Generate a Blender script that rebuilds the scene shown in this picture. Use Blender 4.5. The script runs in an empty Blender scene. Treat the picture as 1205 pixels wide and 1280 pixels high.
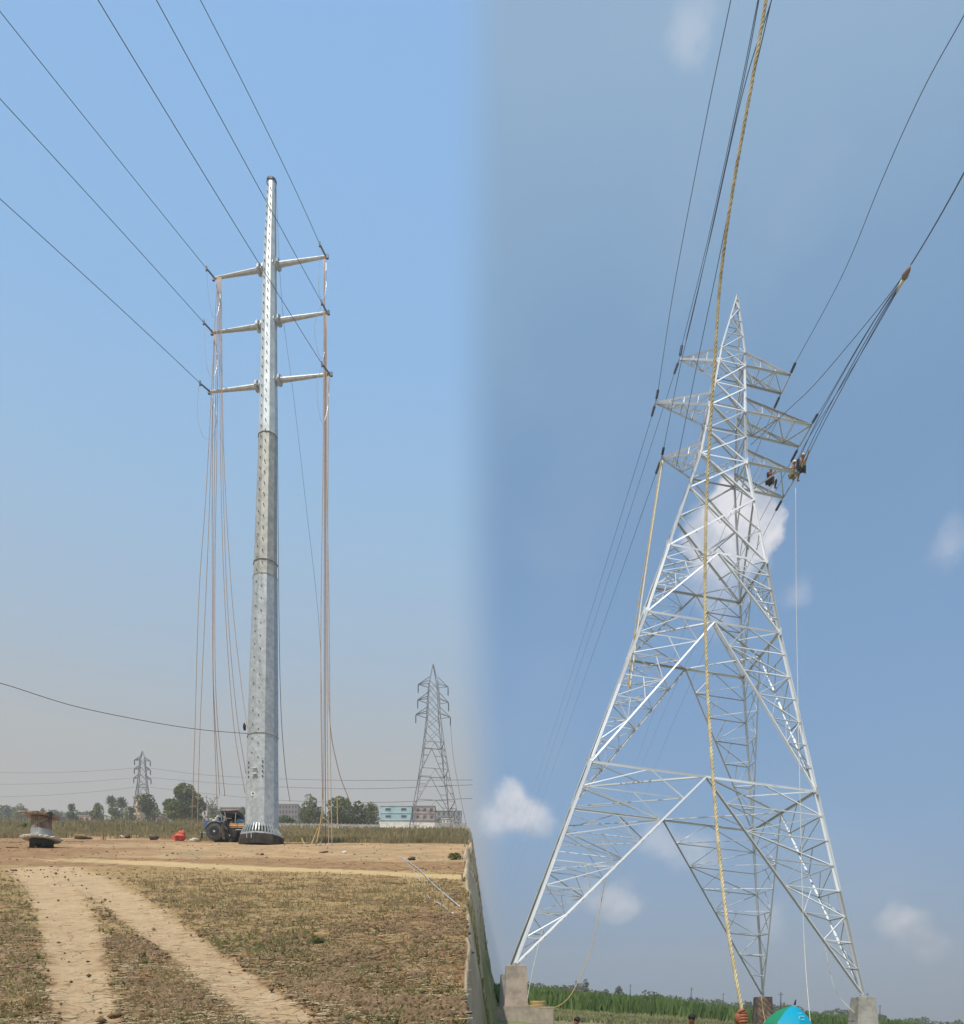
import bpy, math, random
import numpy as np
from mathutils import Vector, Matrix, noise, Quaternion
R = math.radians
rnd = random.Random(7)
nr = np.random.RandomState(5)
scn = bpy.context.scene
col = scn.collection
F = 967.0; YH = 1288.0; CX = 602.0; EYE = 1.6

# ------------------------------------------------------------------ camera
cam = bpy.data.cameras.new('camera')
cam.sensor_fit = 'HORIZONTAL'; cam.sensor_width = 36
cam.lens = F / 1205 * 36
cam.shift_y = (YH - 640) / 1205
cam.clip_start = 0.05; cam.clip_end = 6000
camo = bpy.data.objects.new('camera', cam)
camo.location = (0, 0, EYE); camo.rotation_euler = (R(90), 0, 0)
col.objects.link(camo); scn.camera = camo

# ------------------------------------------------------------------ sky and sun
SUN = Vector((-0.31, -0.58, 1.15)).normalized()
SUN_EL = math.asin(SUN.z)
world = bpy.data.worlds.new('World'); scn.world = world; world.use_nodes = True
nt = world.node_tree; nt.nodes.clear()
def N(tree, t, **kw):
    n = tree.nodes.new(t)
    for k, v in kw.items(): setattr(n, k, v)
    return n
def srgb(r, g, b):
    f = lambda c: ((c/255+.055)/1.055)**2.4 if c > 10 else c/255/12.92
    return (f(r), f(g), f(b), 1)
def mth(tree, op, a, b=None, c=None, clamp=False):
    n = N(tree, 'ShaderNodeMath', operation=op, use_clamp=clamp)
    for i, v in enumerate((a, b, c)):
        if v is None: continue
        if isinstance(v, (int, float)): n.inputs[i].default_value = v
        else: tree.links.new(v, n.inputs[i])
    return n.outputs[0]
def mix(tree, fac, a, b, mode='MIX'):
    n = N(tree, 'ShaderNodeMix', data_type='RGBA', blend_type=mode)
    for i, v in ((0, fac), (6, a), (7, b)):
        if isinstance(v, (int, float)): n.inputs[i].default_value = v
        elif isinstance(v, tuple): n.inputs[i].default_value = v if len(v) == 4 else (*v, 1)
        else: tree.links.new(v, n.inputs[i])
    return n.outputs[2]
def ramp(tree, fac, stops, interp='LINEAR'):
    n = N(tree, 'ShaderNodeValToRGB'); cr = n.color_ramp; cr.interpolation = interp
    while len(cr.elements) < len(stops): cr.elements.new(0.5)
    for e, (p, c) in zip(cr.elements, stops):
        e.position = p; e.color = c if len(c) == 4 else (*c, 1)
    tree.links.new(fac, n.inputs[0]); return n.outputs[0]
def sstep(tree, v, lo, hi):
    n = N(tree, 'ShaderNodeMapRange', interpolation_type='SMOOTHSTEP')
    tree.links.new(v, n.inputs[0]); n.inputs[1].default_value = lo; n.inputs[2].default_value = hi
    return n.outputs[0]
def make_sky():
    t = nt; L = t.links.new
    tc = N(t, 'ShaderNodeTexCoord'); d = tc.outputs['Generated']
    sep = N(t, 'ShaderNodeSeparateXYZ'); L(d, sep.inputs[0])
    z = sep.outputs[2]
    nz = N(t, 'ShaderNodeTexNoise'); L(d, nz.inputs[0]); nz.inputs['Scale'].default_value = 2.2; nz.inputs['Detail'].default_value = 4
    nf = mth(t, 'SUBTRACT', nz.outputs[0], .5)
    zz = mth(t, 'MULTIPLY_ADD', nf, .10, z)
    left = ramp(t, z, [(0.0, srgb(186,182,176)), (.25, srgb(190,187,182)), (.33, srgb(185,190,192)), (.42, srgb(170,192,213)), (.54, srgb(156,194,229)), (.66, srgb(143,189,236)), (.80, srgb(138,186,236)), (1.0, srgb(122,170,224))])
    right = ramp(t, zz, [(0.0, srgb(150,168,190)), (.1, srgb(140,172,207)), (.25, srgb(126,168,212)), (.42, srgb(116,159,206)), (.56, srgb(110,152,196)), (.68, srgb(122,161,200)), (.78, srgb(142,176,208)), (1.0, srgb(150,182,212))])
    az = mth(t, 'ARCTAN2', sep.outputs[0], sep.outputs[1])
    az2 = mth(t, 'MULTIPLY_ADD', nf, .03, az)
    # the hazy air to the west and the deeper blue to the east; both sides meet again behind the camera
    s = mth(t, 'MULTIPLY', sstep(t, az2, -.045, .035), mth(t, 'SUBTRACT', 1.0, sstep(t, az2, 1.6, 3.1)))
    sky = mix(t, s, left, right)
    # cumulus puffs, each centred on a direction
    warp = N(t, 'ShaderNodeTexNoise'); L(d, warp.inputs[0]); warp.inputs['Scale'].default_value = 16; warp.inputs['Detail'].default_value = 7; warp.inputs['Roughness'].default_value = .6
    wv = N(t, 'ShaderNodeVectorMath', operation='SUBTRACT'); L(warp.outputs['Color'], wv.inputs[0]); wv.inputs[1].default_value = (.5, .5, .5)
    ws = N(t, 'ShaderNodeVectorMath', operation='SCALE'); L(wv.outputs[0], ws.inputs[0]); ws.inputs['Scale'].default_value = .055
    wd = N(t, 'ShaderNodeVectorMath', operation='ADD'); L(d, wd.inputs[0]); L(ws.outputs[0], wd.inputs[1])
    puffs = [  # px, py, radius px, softness, strength
        (922,648,34,.22,1.),(888,664,30,.6,.8),(944,664,26,.22,1.),(916,634,22,.25,1.),(905,690,34,.7,.75),(868,672,20,.8,.5),(935,700,24,.9,.45),
        (925,745,22,1.,.4),(893,745,30,1.,.3),(905,780,24,1.,.28),(870,735,26,1.,.2),
        (636,1004,22,.7,.75),(652,1022,26,.8,.7),(676,1028,20,.9,.5),(622,1026,26,.9,.6),
        (822,1052,26,1.,.42),(852,1066,26,1.,.38),(880,1068,24,1.,.3),(770,1126,26,.9,.5),(738,1118,22,1.,.4),(790,1134,20,1.,.4),
        (958,1150,28,1.,.34),(1000,740,18,1.,.2),(985,748,16,1.,.14),
        (1120,1148,22,.8,.5),(1142,1160,22,.8,.5),(1160,1178,20,.9,.4),(1140,1145,14,.9,.4),
        (1200,670,24,1.,.22),(1180,690,22,1.,.12),(864,40,30,1.,.18),(862,16,38,1.,.12),(960,560,10,1.,.0)]
    tot = None
    for px, py, rp, soft, st in puffs:
        if st <= 0: continue
        v = Vector(((px-CX)/F, 1, (YH-py)/F)); k = v.length; c = v.normalized()
        r = rp / F / k * 1.2
        dn = N(t, 'ShaderNodeVectorMath', operation='DISTANCE'); L(wd.outputs[0], dn.inputs[0]); dn.inputs[1].default_value = c
        m = N(t, 'ShaderNodeMapRange', interpolation_type='SMOOTHSTEP'); L(dn.outputs['Value'], m.inputs[0])
        m.inputs[1].default_value = r*1.15; m.inputs[2].default_value = r*(1-.8*soft); m.inputs[3].default_value = 0; m.inputs[4].default_value = st
        # union
        tot = m.outputs[0] if tot is None else mth(t, 'SUBTRACT', mth(t, 'ADD', tot, m.outputs[0]), mth(t, 'MULTIPLY', tot, m.outputs[0]))
    n2 = N(t, 'ShaderNodeTexNoise'); L(d, n2.inputs[0]); n2.inputs['Scale'].default_value = 38; n2.inputs['Detail'].default_value = 6; n2.inputs['Roughness'].default_value = .6
    dens = mth(t, 'MULTIPLY', tot, sstep(t, n2.outputs[0], .05, .42))
    # the puffs' own lit and grey billows
    n3 = N(t, 'ShaderNodeTexNoise'); L(d, n3.inputs[0]); n3.inputs['Scale'].default_value = 22; n3.inputs['Detail'].default_value = 5
    cc = mix(t, sstep(t, n3.outputs[0], .35, .62), srgb(196,203,218), srgb(244,243,247))
    sky = mix(t, dens, sky, cc)
    # broad thin veil
    n4 = N(t, 'ShaderNodeTexNoise'); L(d, n4.inputs[0]); n4.inputs['Scale'].default_value = 3.1; n4.inputs['Detail'].default_value = 5
    sky = mix(t, mth(t, 'MULTIPLY', mth(t, 'MULTIPLY', sstep(t, n4.outputs[0], .5, .8), s), .35), sky, srgb(176,196,216))
    ny = N(t, 'ShaderNodeTexSky'); ny.sky_type = 'NISHITA'; ny.sun_disc = False
    ny.sun_elevation = SUN_EL; ny.sun_rotation = math.atan2(SUN.x, SUN.y); ny.dust_density = 3; ny.air_density = 1.2
    bg1 = N(t, 'ShaderNodeBackground'); L(ny.outputs[0], bg1.inputs[0]); bg1.inputs[1].default_value = .10
    bg2 = N(t, 'ShaderNodeBackground'); L(sky, bg2.inputs[0]); bg2.inputs[1].default_value = SKY_GAIN
    ms = N(t, 'ShaderNodeMixShader'); ms.inputs[0].default_value = .93; L(bg1.outputs[0], ms.inputs[1]); L(bg2.outputs[0], ms.inputs[2])
    out = N(t, 'ShaderNodeOutputWorld'); L(ms.outputs[0], out.inputs[0])
SKY_GAIN = 1.0
make_sky()
sl = bpy.data.lights.new('sun', 'SUN'); sl.energy = 4.3; sl.angle = R(.55); sl.color = (1, .935, .82)
so = bpy.data.objects.new('sun', sl); so.rotation_euler = SUN.to_track_quat('Z', 'Y').to_euler(); col.objects.link(so)
scn.view_settings.view_transform = 'Standard'; scn.view_settings.look = 'None'
scn.view_settings.exposure = 0; scn.view_settings.gamma = 1; scn.view_settings.use_curve_mapping = False
scn.cycles.max_bounces = 6; scn.cycles.volume_bounces = 0

# ------------------------------------------------------------------ helpers
def W(px, py, D): return Vector(((px-CX)*D/F, D, (YH-py)*D/F + EYE))
def vl(px): return 1022 + .014*px
def vr(px): return 1231 + .0923*(px-620)
def GLp(px, py): D = F*1.6/(py-vl(px)); return W(px, py, D)
Q0, Q1 = (581-CX)/F, (619-CX)/F
CREST = 430.
def fb(x, y, s, o=3, seed=0.):
    return noise.fractal(Vector((x*s, y*s, seed)), 1.0, 2.0, o)
def side(X, Y):
    D = max(Y, 6.)
    q = X/D + .0065*fb(X*.5+Y, Y*.7, .22, 5, 9.) - (0 if Y > 9 else 0)
    t = min(1, max(0, (q-Q0)/(Q1-Q0)))
    return t
def gz(X, Y, t=None):
    if t is None: t = side(X, Y)
    D = min(Y, CREST)
    zl = .26636*D - .014*X
    zr = .06066*D - .0923*X - .1
    if zr < -14: zr = -14 - (1-math.exp((zr+14)/14))*10
    if zl > 0 and X < -1.2*abs(D): zl *= 1
    s = t*t*(3-2*t)
    z = zl*(1-s) + zr*s
    if Y > CREST: z -= (Y-CREST)*.22*min(1, (Y-CREST)/40)
    return max(z, -30)
def GL(px, D):
    p = W(px, 0, D); p.z = gz(p.x, p.y, 0); return p
def GR(px, D):
    p = W(px, 0, D); p.z = gz(p.x, p.y, 1); return p
def tag(o, label=None, cat=None, group=None, kind=None):
    if label: o['label'] = label
    if cat: o['category'] = cat
    if group: o['group'] = group
    if kind: o['kind'] = kind
    return o
def empty(name, loc=(0,0,0)):
    o = bpy.data.objects.new(name, None); o.location = loc; col.objects.link(o); o.empty_display_size = .2; return o
def link(name, me, parent=None, m=None):
    o = bpy.data.objects.new(name, me)
    if m is not None and len(me.materials) == 0: me.materials.append(m)
    col.objects.link(o)
    if parent is not None:
        o.parent = parent
        par = parent; mw = Matrix()
        while par is not None: mw = par.matrix_basis @ mw if False else mw; par = None
        o.matrix_parent_inverse = world_of(parent).inverted()
    return o
def world_of(o):
    m = o.matrix_basis.copy()
    if o.parent is not None: m = world_of(o.parent) @ o.matrix_parent_inverse @ m
    return m
class MB:
    def __init__(s): s.v = []; s.f = []
    def add(s, vs, fs):
        b = len(s.v); s.v += [tuple(v) for v in vs]; s.f += [tuple(b+i for i in f) for f in fs]; return s
    def box(s, c, sz, M=None, taper=1.):
        x, y, z = (k/2 for k in sz); c = Vector(c)
        vs = [Vector((sx*x*(taper if sz_ > 0 else 1), sy*y*(taper if sz_ > 0 else 1), sz_*z)) for sz_ in (-1,1) for sy in (-1,1) for sx in (-1,1)]
        if M is not None: vs = [M @ v for v in vs]
        return s.add([c+v for v in vs], [(0,2,3,1),(4,5,7,6),(0,1,5,4),(2,6,7,3),(0,4,6,2),(1,3,7,5)])
    def tube(s, pts, r, n=6, cap=True):
        pts = [Vector(p) for p in pts]; k = len(pts)
        rs = r if isinstance(r, (list, tuple)) else [r]*k
        up = None; rings = []
        for i, p in enumerate(pts):
            d = (pts[min(i+1, k-1)]-pts[max(i-1, 0)]).normalized()
            if up is None: up = Vector((0,0,1)) if abs(d.z) < .9 else Vector((1,0,0))
            a = d.cross(up).normalized(); b = a.cross(d).normalized(); up = b
            rings += [p + (a*math.cos(2*math.pi*j/n)+b*math.sin(2*math.pi*j/n))*rs[i] for j in range(n)]
        fs = [(i*n+j, i*n+(j+1)%n, (i+1)*n+(j+1)%n, (i+1)*n+j) for i in range(k-1) for j in range(n)]
        if cap: fs += [tuple(range(n))[::-1], tuple((k-1)*n+j for j in range(n))]
        return s.add(rings, fs)
    def lathe(s, a, b, prof, n=12):
        a = Vector(a); b = Vector(b); d = (b-a); Ln = d.length; d.normalize()
        u = d.orthogonal().normalized(); w = d.cross(u)
        vs = []
        for t, r in prof: vs += [a + d*(t*Ln) + (u*math.cos(2*math.pi*j/n)+w*math.sin(2*math.pi*j/n))*r for j in range(n)]
        k = len(prof)
        fs = [(i*n+j, i*n+(j+1)%n, (i+1)*n+(j+1)%n, (i+1)*n+j) for i in range(k-1) for j in range(n)]
        fs += [tuple(range(n))[::-1], tuple((k-1)*n+j for j in range(n))]
        return s.add(vs, fs)
    def blob(s, c, rad, seed=0, rough=.2, n=8, m=6):
        c = Vector(c); vs = []; fs = []
        rad = Vector(rad) if isinstance(rad, (tuple, list)) else Vector((rad,)*3)
        for i in range(1, m):
            th = math.pi*i/m
            for j in range(n):
                ph = 2*math.pi*j/n
                d = Vector((math.sin(th)*math.cos(ph), math.sin(th)*math.sin(ph), math.cos(th)))
                k = 1 + rough*noise.noise(d*1.7+Vector((seed*3.1, seed, 0)))*2
                vs.append(c + Vector((d.x*rad.x, d.y*rad.y, d.z*rad.z))*k)
        vs += [c+Vector((0,0,rad.z)), c-Vector((0,0,rad.z))]
        T, B = len(vs)-2, len(vs)-1
        for i in range(m-2):
            for j in range(n): fs.append((i*n+j, (i+1)*n+j, (i+1)*n+(j+1)%n, i*n+(j+1)%n))
        for j in range(n):
            fs.append((T, j, (j+1)%n)); fs.append((B, (m-2)*n+(j+1)%n, (m-2)*n+j))
        return s.add(vs, fs)
    def mesh(s, name, m=None, smooth=False):
        me = bpy.data.meshes.new(name); me.from_pydata(s.v, [], s.f); me.update()
        if m is not None: me.materials.append(m)
        if smooth: me.polygons.foreach_set('use_smooth', [True]*len(me.polygons))
        return me
    def build(s, name, m, parent=None, smooth=False): return link(name, s.mesh(name, m, smooth), parent)
def fastmesh(name, V, quads, m, attrs=None, tri=False):
    k = 3 if tri else 4
    me = bpy.data.meshes.new(name)
    V = np.asarray(V, dtype=np.float32); Q = np.asarray(quads, dtype=np.int32)
    me.vertices.add(len(V)); me.vertices.foreach_set('co', V.ravel())
    me.loops.add(Q.size); me.loops.foreach_set('vertex_index', Q.ravel())
    me.polygons.add(len(Q)); me.polygons.foreach_set('loop_start', np.arange(0, Q.size, k, dtype=np.int32))
    if attrs:
        for an, av in attrs.items():
            a = me.attributes.new(an, 'FLOAT', 'POINT'); a.data.foreach_set('value', np.asarray(av, dtype=np.float32))
    me.update(calc_edges=True); me.materials.append(m); return me

# ------------------------------------------------------------------ materials
def mat(name, c, rough=.8, metal=0., var=.15, scale=4., bump=0., bscale=30., c2=None, spec=.3, attr=None, attr_c=None, trans=0., object_var=0.):
    m = bpy.data.materials.new(name); m.use_nodes = True; t = m.node_tree; L = t.links.new
    b = t.nodes['Principled BSDF']; b.inputs['Roughness'].default_value = rough; b.inputs['Metallic'].default_value = metal
    b.inputs['Specular IOR Level'].default_value = spec
    tc = N(t, 'ShaderNodeTexCoord'); co = tc.outputs['Object']
    nz = N(t, 'ShaderNodeTexNoise'); L(co, nz.inputs[0]); nz.inputs['Scale'].default_value = scale; nz.inputs['Detail'].default_value = 6; nz.inputs['Roughness'].default_value = .65
    c = c if len(c) == 4 else (*c, 1)
    c2 = c2 or tuple(x*(1-var*1.6) for x in c[:3])
    cc = mix(t, sstep(t, nz.outputs[0], .32, .68), c2, tuple(min(1, x*(1+var*.5)) for x in c[:3]))
    if attr:
        a = N(t, 'ShaderNodeAttribute', attribute_name=attr)
        cc = mix(t, a.outputs['Fac'], cc, attr_c)
    if object_var:
        oi = N(t, 'ShaderNodeObjectInfo')
        h = N(t, 'ShaderNodeHueSaturation'); L(cc, h.inputs['Color'])
        L(mth(t, 'MULTIPLY_ADD', oi.outputs['Random'], object_var*2, 1-object_var), h.inputs['Value']); cc = h.outputs[0]
    L(cc, b.inputs['Base Color'])
    if bump:
        n2 = N(t, 'ShaderNodeTexNoise'); L(co, n2.inputs[0]); n2.inputs['Scale'].default_value = bscale; n2.inputs['Detail'].default_value = 5
        bp = N(t, 'ShaderNodeBump'); bp.inputs['Strength'].default_value = bump; bp.inputs['Distance'].default_value = .02
        L(n2.outputs[0], bp.inputs['Height']); L(bp.outputs[0], b.inputs['Normal'])
    if trans:
        tr = N(t, 'ShaderNodeBsdfTranslucent'); L(cc, tr.inputs[0]); ms = N(t, 'ShaderNodeMixShader'); ms.inputs[0].default_value = trans
        L(b.outputs[0], ms.inputs[1]); L(tr.outputs[0], ms.inputs[2]); L(ms.outputs[0], t.nodes['Material Output'].inputs[0])
    return m
M = {}
M['galv'] = mat('galvanised_steel', (.50,.53,.53), .42, .35, .16, 3., .05, 40, object_var=.12, spec=.5)
M['galv_dull'] = mat('weathered_galvanised_steel', (.42,.42,.38), .5, .3, .18, 2.5, .05, 40, spec=.4)
M['galv_bright'] = mat('bright_galvanised_steel', (.62,.66,.65), .36, .35, .14, 1.6, .04, 40, spec=.5)
M['lattice'] = mat('zinc_coated_angle', (.66,.69,.72), .68, .3, .15, 1.5, object_var=.28, spec=.2)
M['far_steel'] = mat('far_tower_steel', (.33,.33,.34), .6, .2, .1, 1.)
M['dark'] = mat('black_rubber', (.018,.018,.02), .6, 0, .2, 8)
M['wire'] = mat('dark_conductor_wire', (.10,.11,.13), .5, .5, .1, 3)
M['alu'] = mat('bright_aluminium_wire', (.72,.74,.76), .35, .6, .05, 3)
M['porcelain'] = mat('dark_insulator_glaze', (.03,.035,.06), .3, 0, .1, 5, spec=.6)
M['rope_pink'] = mat('dusty_beige_rope', (.50,.36,.26), .9, 0, .15, 6)
M['rope_tan'] = mat('yellow_tan_rope', (.50,.36,.15), .9, 0, .15, 6)
M['rope_yel'] = mat('yellow_twisted_rope', (.58,.50,.31), .85, 0, .3, 9, c2=(.40,.33,.19), bump=.3, bscale=120)
M['rope_wht'] = mat('pale_rope', (.62,.60,.50), .85, 0, .1, 6)
M['concrete'] = mat('concrete', (.44,.37,.31), .9, 0, .2, 1.6, .35, 26)
M['concrete_g'] = mat('grey_concrete', (.36,.35,.32), .9, 0, .22, 1.8, .35, 26)
M['concrete_b'] = mat('stained_concrete', (.26,.19,.15), .9, 0, .35, 2.2, .35, 26)
M['plinth'] = mat('tarred_plinth', (.055,.044,.036), .8, 0, .4, 2., .3, 20)
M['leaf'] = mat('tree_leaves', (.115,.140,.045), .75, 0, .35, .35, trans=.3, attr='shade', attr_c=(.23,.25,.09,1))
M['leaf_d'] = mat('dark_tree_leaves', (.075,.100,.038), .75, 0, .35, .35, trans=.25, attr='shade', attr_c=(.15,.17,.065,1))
M['bark'] = mat('bark', (.13,.10,.075), .9, 0, .3, 3, .3)
M['drygrass'] = mat('dry_grass', (.38,.30,.16), .9, 0, .3, .25, attr='shade', attr_c=(.22,.20,.095,1), trans=.35)
M['weed'] = mat('field_weeds', (.50,.36,.19), .9, 0, .25, 1., attr='shade', attr_c=(.25,.245,.11,1), trans=.4)
M['straw'] = mat('straw_litter', (.52,.43,.27), .9, 0, .2, 3, attr='shade', attr_c=(.34,.24,.14,1))
M['clod'] = mat('soil_clods', (.29,.190,.105), .95, 0, .35, 5., .3, 40, attr='shade', attr_c=(.165,.105,.058,1))
M['crop'] = mat('green_crop', (.10,.175,.045), .7, 0, .3, .12, attr='shade', attr_c=(.20,.29,.09,1), trans=.35)
M['crop_dry'] = mat('yellowed_crop', (.24,.27,.10), .8, 0, .3, .3, attr='shade', attr_c=(.36,.33,.19,1), trans=.2)
M['lag'] = mat('weathered_slats', (.27,.20,.15), .9, 0, .35, 3, .3)
M['wood'] = mat('raw_timber', (.42,.33,.24), .85, 0, .3, 5, .2)
M['white'] = mat('white_paint', (.72,.70,.64), .8, 0, .15, 1.)
M['skin'] = mat('brown_skin', (.30,.115,.065), .55, 0, .12, 20)
M['hair'] = mat('black_hair', (.012,.011,.012), .6, 0, .1, 20)

# ------------------------------------------------------------------ ground
def ground_material():
    m = bpy.data.materials.new('field_soil'); m.use_nodes = True; t = m.node_tree; L = t.links.new
    b = t.nodes['Principled BSDF']; b.inputs['Roughness'].default_value = .95; b.inputs['Specular IOR Level'].default_value = .15
    geo = N(t, 'ShaderNodeNewGeometry'); co = geo.outputs['Position']
    def nz(s, d=6, r=.6):
        n = N(t, 'ShaderNodeTexNoise'); L(co, n.inputs[0]); n.inputs['Scale'].default_value = s; n.inputs['Detail'].default_value = d; n.inputs['Roughness'].default_value = r; return n.outputs[0]
    def at(n): return N(t, 'ShaderNodeAttribute', attribute_name=n).outputs['Fac']
    big, mid_, fine, speck = nz(.35), nz(2.2), nz(11, 7, .7), nz(45, 4, .7)
    soil = mix(t, sstep(t, mid_, .35, .65), (.25,.143,.070), (.37,.228,.118))
    soil = mix(t, sstep(t, fine, .42, .30), soil, (.12,.072,.042))
    soil = mix(t, mth(t, 'MULTIPLY', sstep(t, speck, .60, .70), .7), soil, (.50,.38,.23))
    weed = mix(t, sstep(t, mid_, .3, .7), (.41,.280,.135), (.33,.225,.100))
    weed = mix(t, mth(t, 'MULTIPLY', sstep(t, fine, .55, .70), .5), weed, (.44,.36,.20))
    weed = mix(t, sstep(t, fine, .40, .28), weed, (.17,.105,.06))
    wm = sstep(t, mth(t, 'ADD', mth(t, 'MULTIPLY', at('weed'), 1.0), mth(t, 'MULTIPLY', mth(t, 'SUBTRACT', mid_, .5), 1.2)), .35, .65)
    c = mix(t, wm, soil, weed)
    path = mix(t, sstep(t, mid_, .3, .7), (.50,.345,.195), (.57,.415,.25))
    path = mix(t, mth(t, 'MULTIPLY', sstep(t, speck, .6, .72), .5), path, (.56,.44,.28))
    path = mix(t, mth(t, 'MULTIPLY', sstep(t, fine, .46, .30), .7), path, (.27,.175,.10))
    path = mix(t, mth(t, 'MULTIPLY', sstep(t, nz(5.5, 6, .7), .5, .68), .55), path, (.31,.205,.12))
    pm = sstep(t, mth(t, 'ADD', at('path'), mth(t, 'ADD', mth(t, 'MULTIPLY', mth(t, 'SUBTRACT', mid_, .5), 1.5), mth(t, 'MULTIPLY', mth(t, 'SUBTRACT', fine, .5), 1.3))),   .26, .80)
    c = mix(t, pm, c, path)
    yel = mix(t, sstep(t, mid_, .35, .65), (.58,.425,.215), (.52,.37,.19))
    yel = mix(t, mth(t, 'MULTIPLY', sstep(t, fine, .42, .30), .6), yel, (.34,.24,.14))
    ym = sstep(t, mth(t, 'ADD', at('yellow'), mth(t, 'MULTIPLY', mth(t, 'SUBTRACT', mid_, .5), 1.6)), .25, .8)
    c = mix(t, ym, c, yel)
    bare = mix(t, sstep(t, nz(.9), .35, .62), (.36,.225,.12), (.50,.335,.18))
    bare = mix(t, mth(t, 'MULTIPLY', sstep(t, nz(.45, 5), .50, .62), .7), bare, (.30,.24,.13))
    bm = sstep(t, mth(t, 'ADD', at('bare'), mth(t, 'MULTIPLY', mth(t, 'SUBTRACT', nz(.25, 4), .5), .9)), .4, .62)
    c = mix(t, bm, c, bare)
    bank = mix(t, sstep(t, nz(.6), .35, .65), (.50,.40,.29), (.64,.53,.40))
    bank = mix(t, sstep(t, nz(1.7), .56, .66), bank, (.34,.28,.20))
    c = mix(t, at('bank'), c, bank)
    fld = mix(t, sstep(t, nz(.12), .4, .6), (.20,.22,.09), (.30,.27,.15))
    fld = mix(t, sstep(t, nz(.5), .55, .7), fld, (.36,.33,.27))
    c = mix(t, at('rightfield'), c, fld)
    L(c, b.inputs['Base Color'])
    bp = N(t, 'ShaderNodeBump'); bp.inputs['Strength'].default_value = .9; bp.inputs['Distance'].default_value = .06
    L(mth(t, 'ADD', mth(t, 'MULTIPLY', fine, 1.), mth(t, 'MULTIPLY', speck, .35)), bp.inputs['Height']); L(bp.outputs[0], b.inputs['Normal'])
    return m
def seg_dist(P, pts):
    best = 1e9; bt = 0
    for i in range(len(pts)-1):
        a = pts[i]; b = pts[i+1]; ab = (b[0]-a[0], b[1]-a[1]); l2 = ab[0]**2+ab[1]**2
        u = max(0, min(1, ((P[0]-a[0])*ab[0]+(P[1]-a[1])*ab[1])/l2))
        d = math.hypot(P[0]-a[0]-u*ab[0], P[1]-a[1]-u*ab[1])
        w = a[2]*(1-u)+b[2]*u
        if d/w < best: best = d/w
    return best
def trk(pl, wid):   # image control points -> ground, with half widths in metres
    out = []
    for (px, py), w in zip(pl, wid):
        p = GLp(px, py); out.append((p.x, p.y, w))
    return out
TRA = trk([(135,1480),(118,1330),(108,1280),(98,1210),(84,1150),(66,1110),(45,1085)], [.22,.22,.23,.30,.40,.5,.8])
TRB = trk([(640,1500),(440,1330),(362,1280),(285,1222),(228,1180),(180,1145),(140,1117),(100,1098),(60,1085)], [.24,.24,.25,.28,.33,.38,.5,.7,.9])
LAT = trk([(-400,1066),(0,1072),(150,1077),(300,1085),(450,1090),(580,1097)], [1.9,2.2,1.9,1.7,1.3,1.2])
def masks(X, Y, t):
    path = yel = bare = weed = bank = rf = 0.
    if t < .5:
        if 1 < Y < 60:
            dA = seg_dist((X, Y), TRA); dB = seg_dist((X, Y), TRB)
            path = max(0, 1-max(0, min(dA, dB)-.45)/1.1)
            dl = seg_dist((X, Y), LAT); yel = max(0, 1-max(0, dl-.3)/.7)*min(1, max(.25, (X+22)/10))
        px = CX + F*X/max(Y, 1)
        # weed cover by place: thick right of track B, patchy between the tracks, green at far left
        if Y < 26:
            right = (X - (-1.75 + .0*Y)) 
            weed = (.34 if Y < 8 else .34+.16*min(1, (Y-8)/3)) + .55*fb(X, Y, .45, 3, 3.)
            if Y > 9: weed += .25*min(1, (Y-9)/6)
        elif Y < 72:
            weed = .30 + .3*fb(X, Y, .12, 3, 5.)
            bare = max(0, 1-abs(Y-48)/26)*(.75+.5*fb(X, Y, .09, 2, 4.)) + (.25 if Y > 32 else 0)
        else:
            weed = .9
        if X < -14 and 30 < Y < 60: bare *= max(.3, 1+(X+14)/20)
    if 0.02 < t < .995 : bank = min(1, t*8)*min(1, (1-t)*14)
    if t > .4: rf = min(1, (t-.4)*4)
    return path, yel, bare, weed, bank, rf
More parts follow.
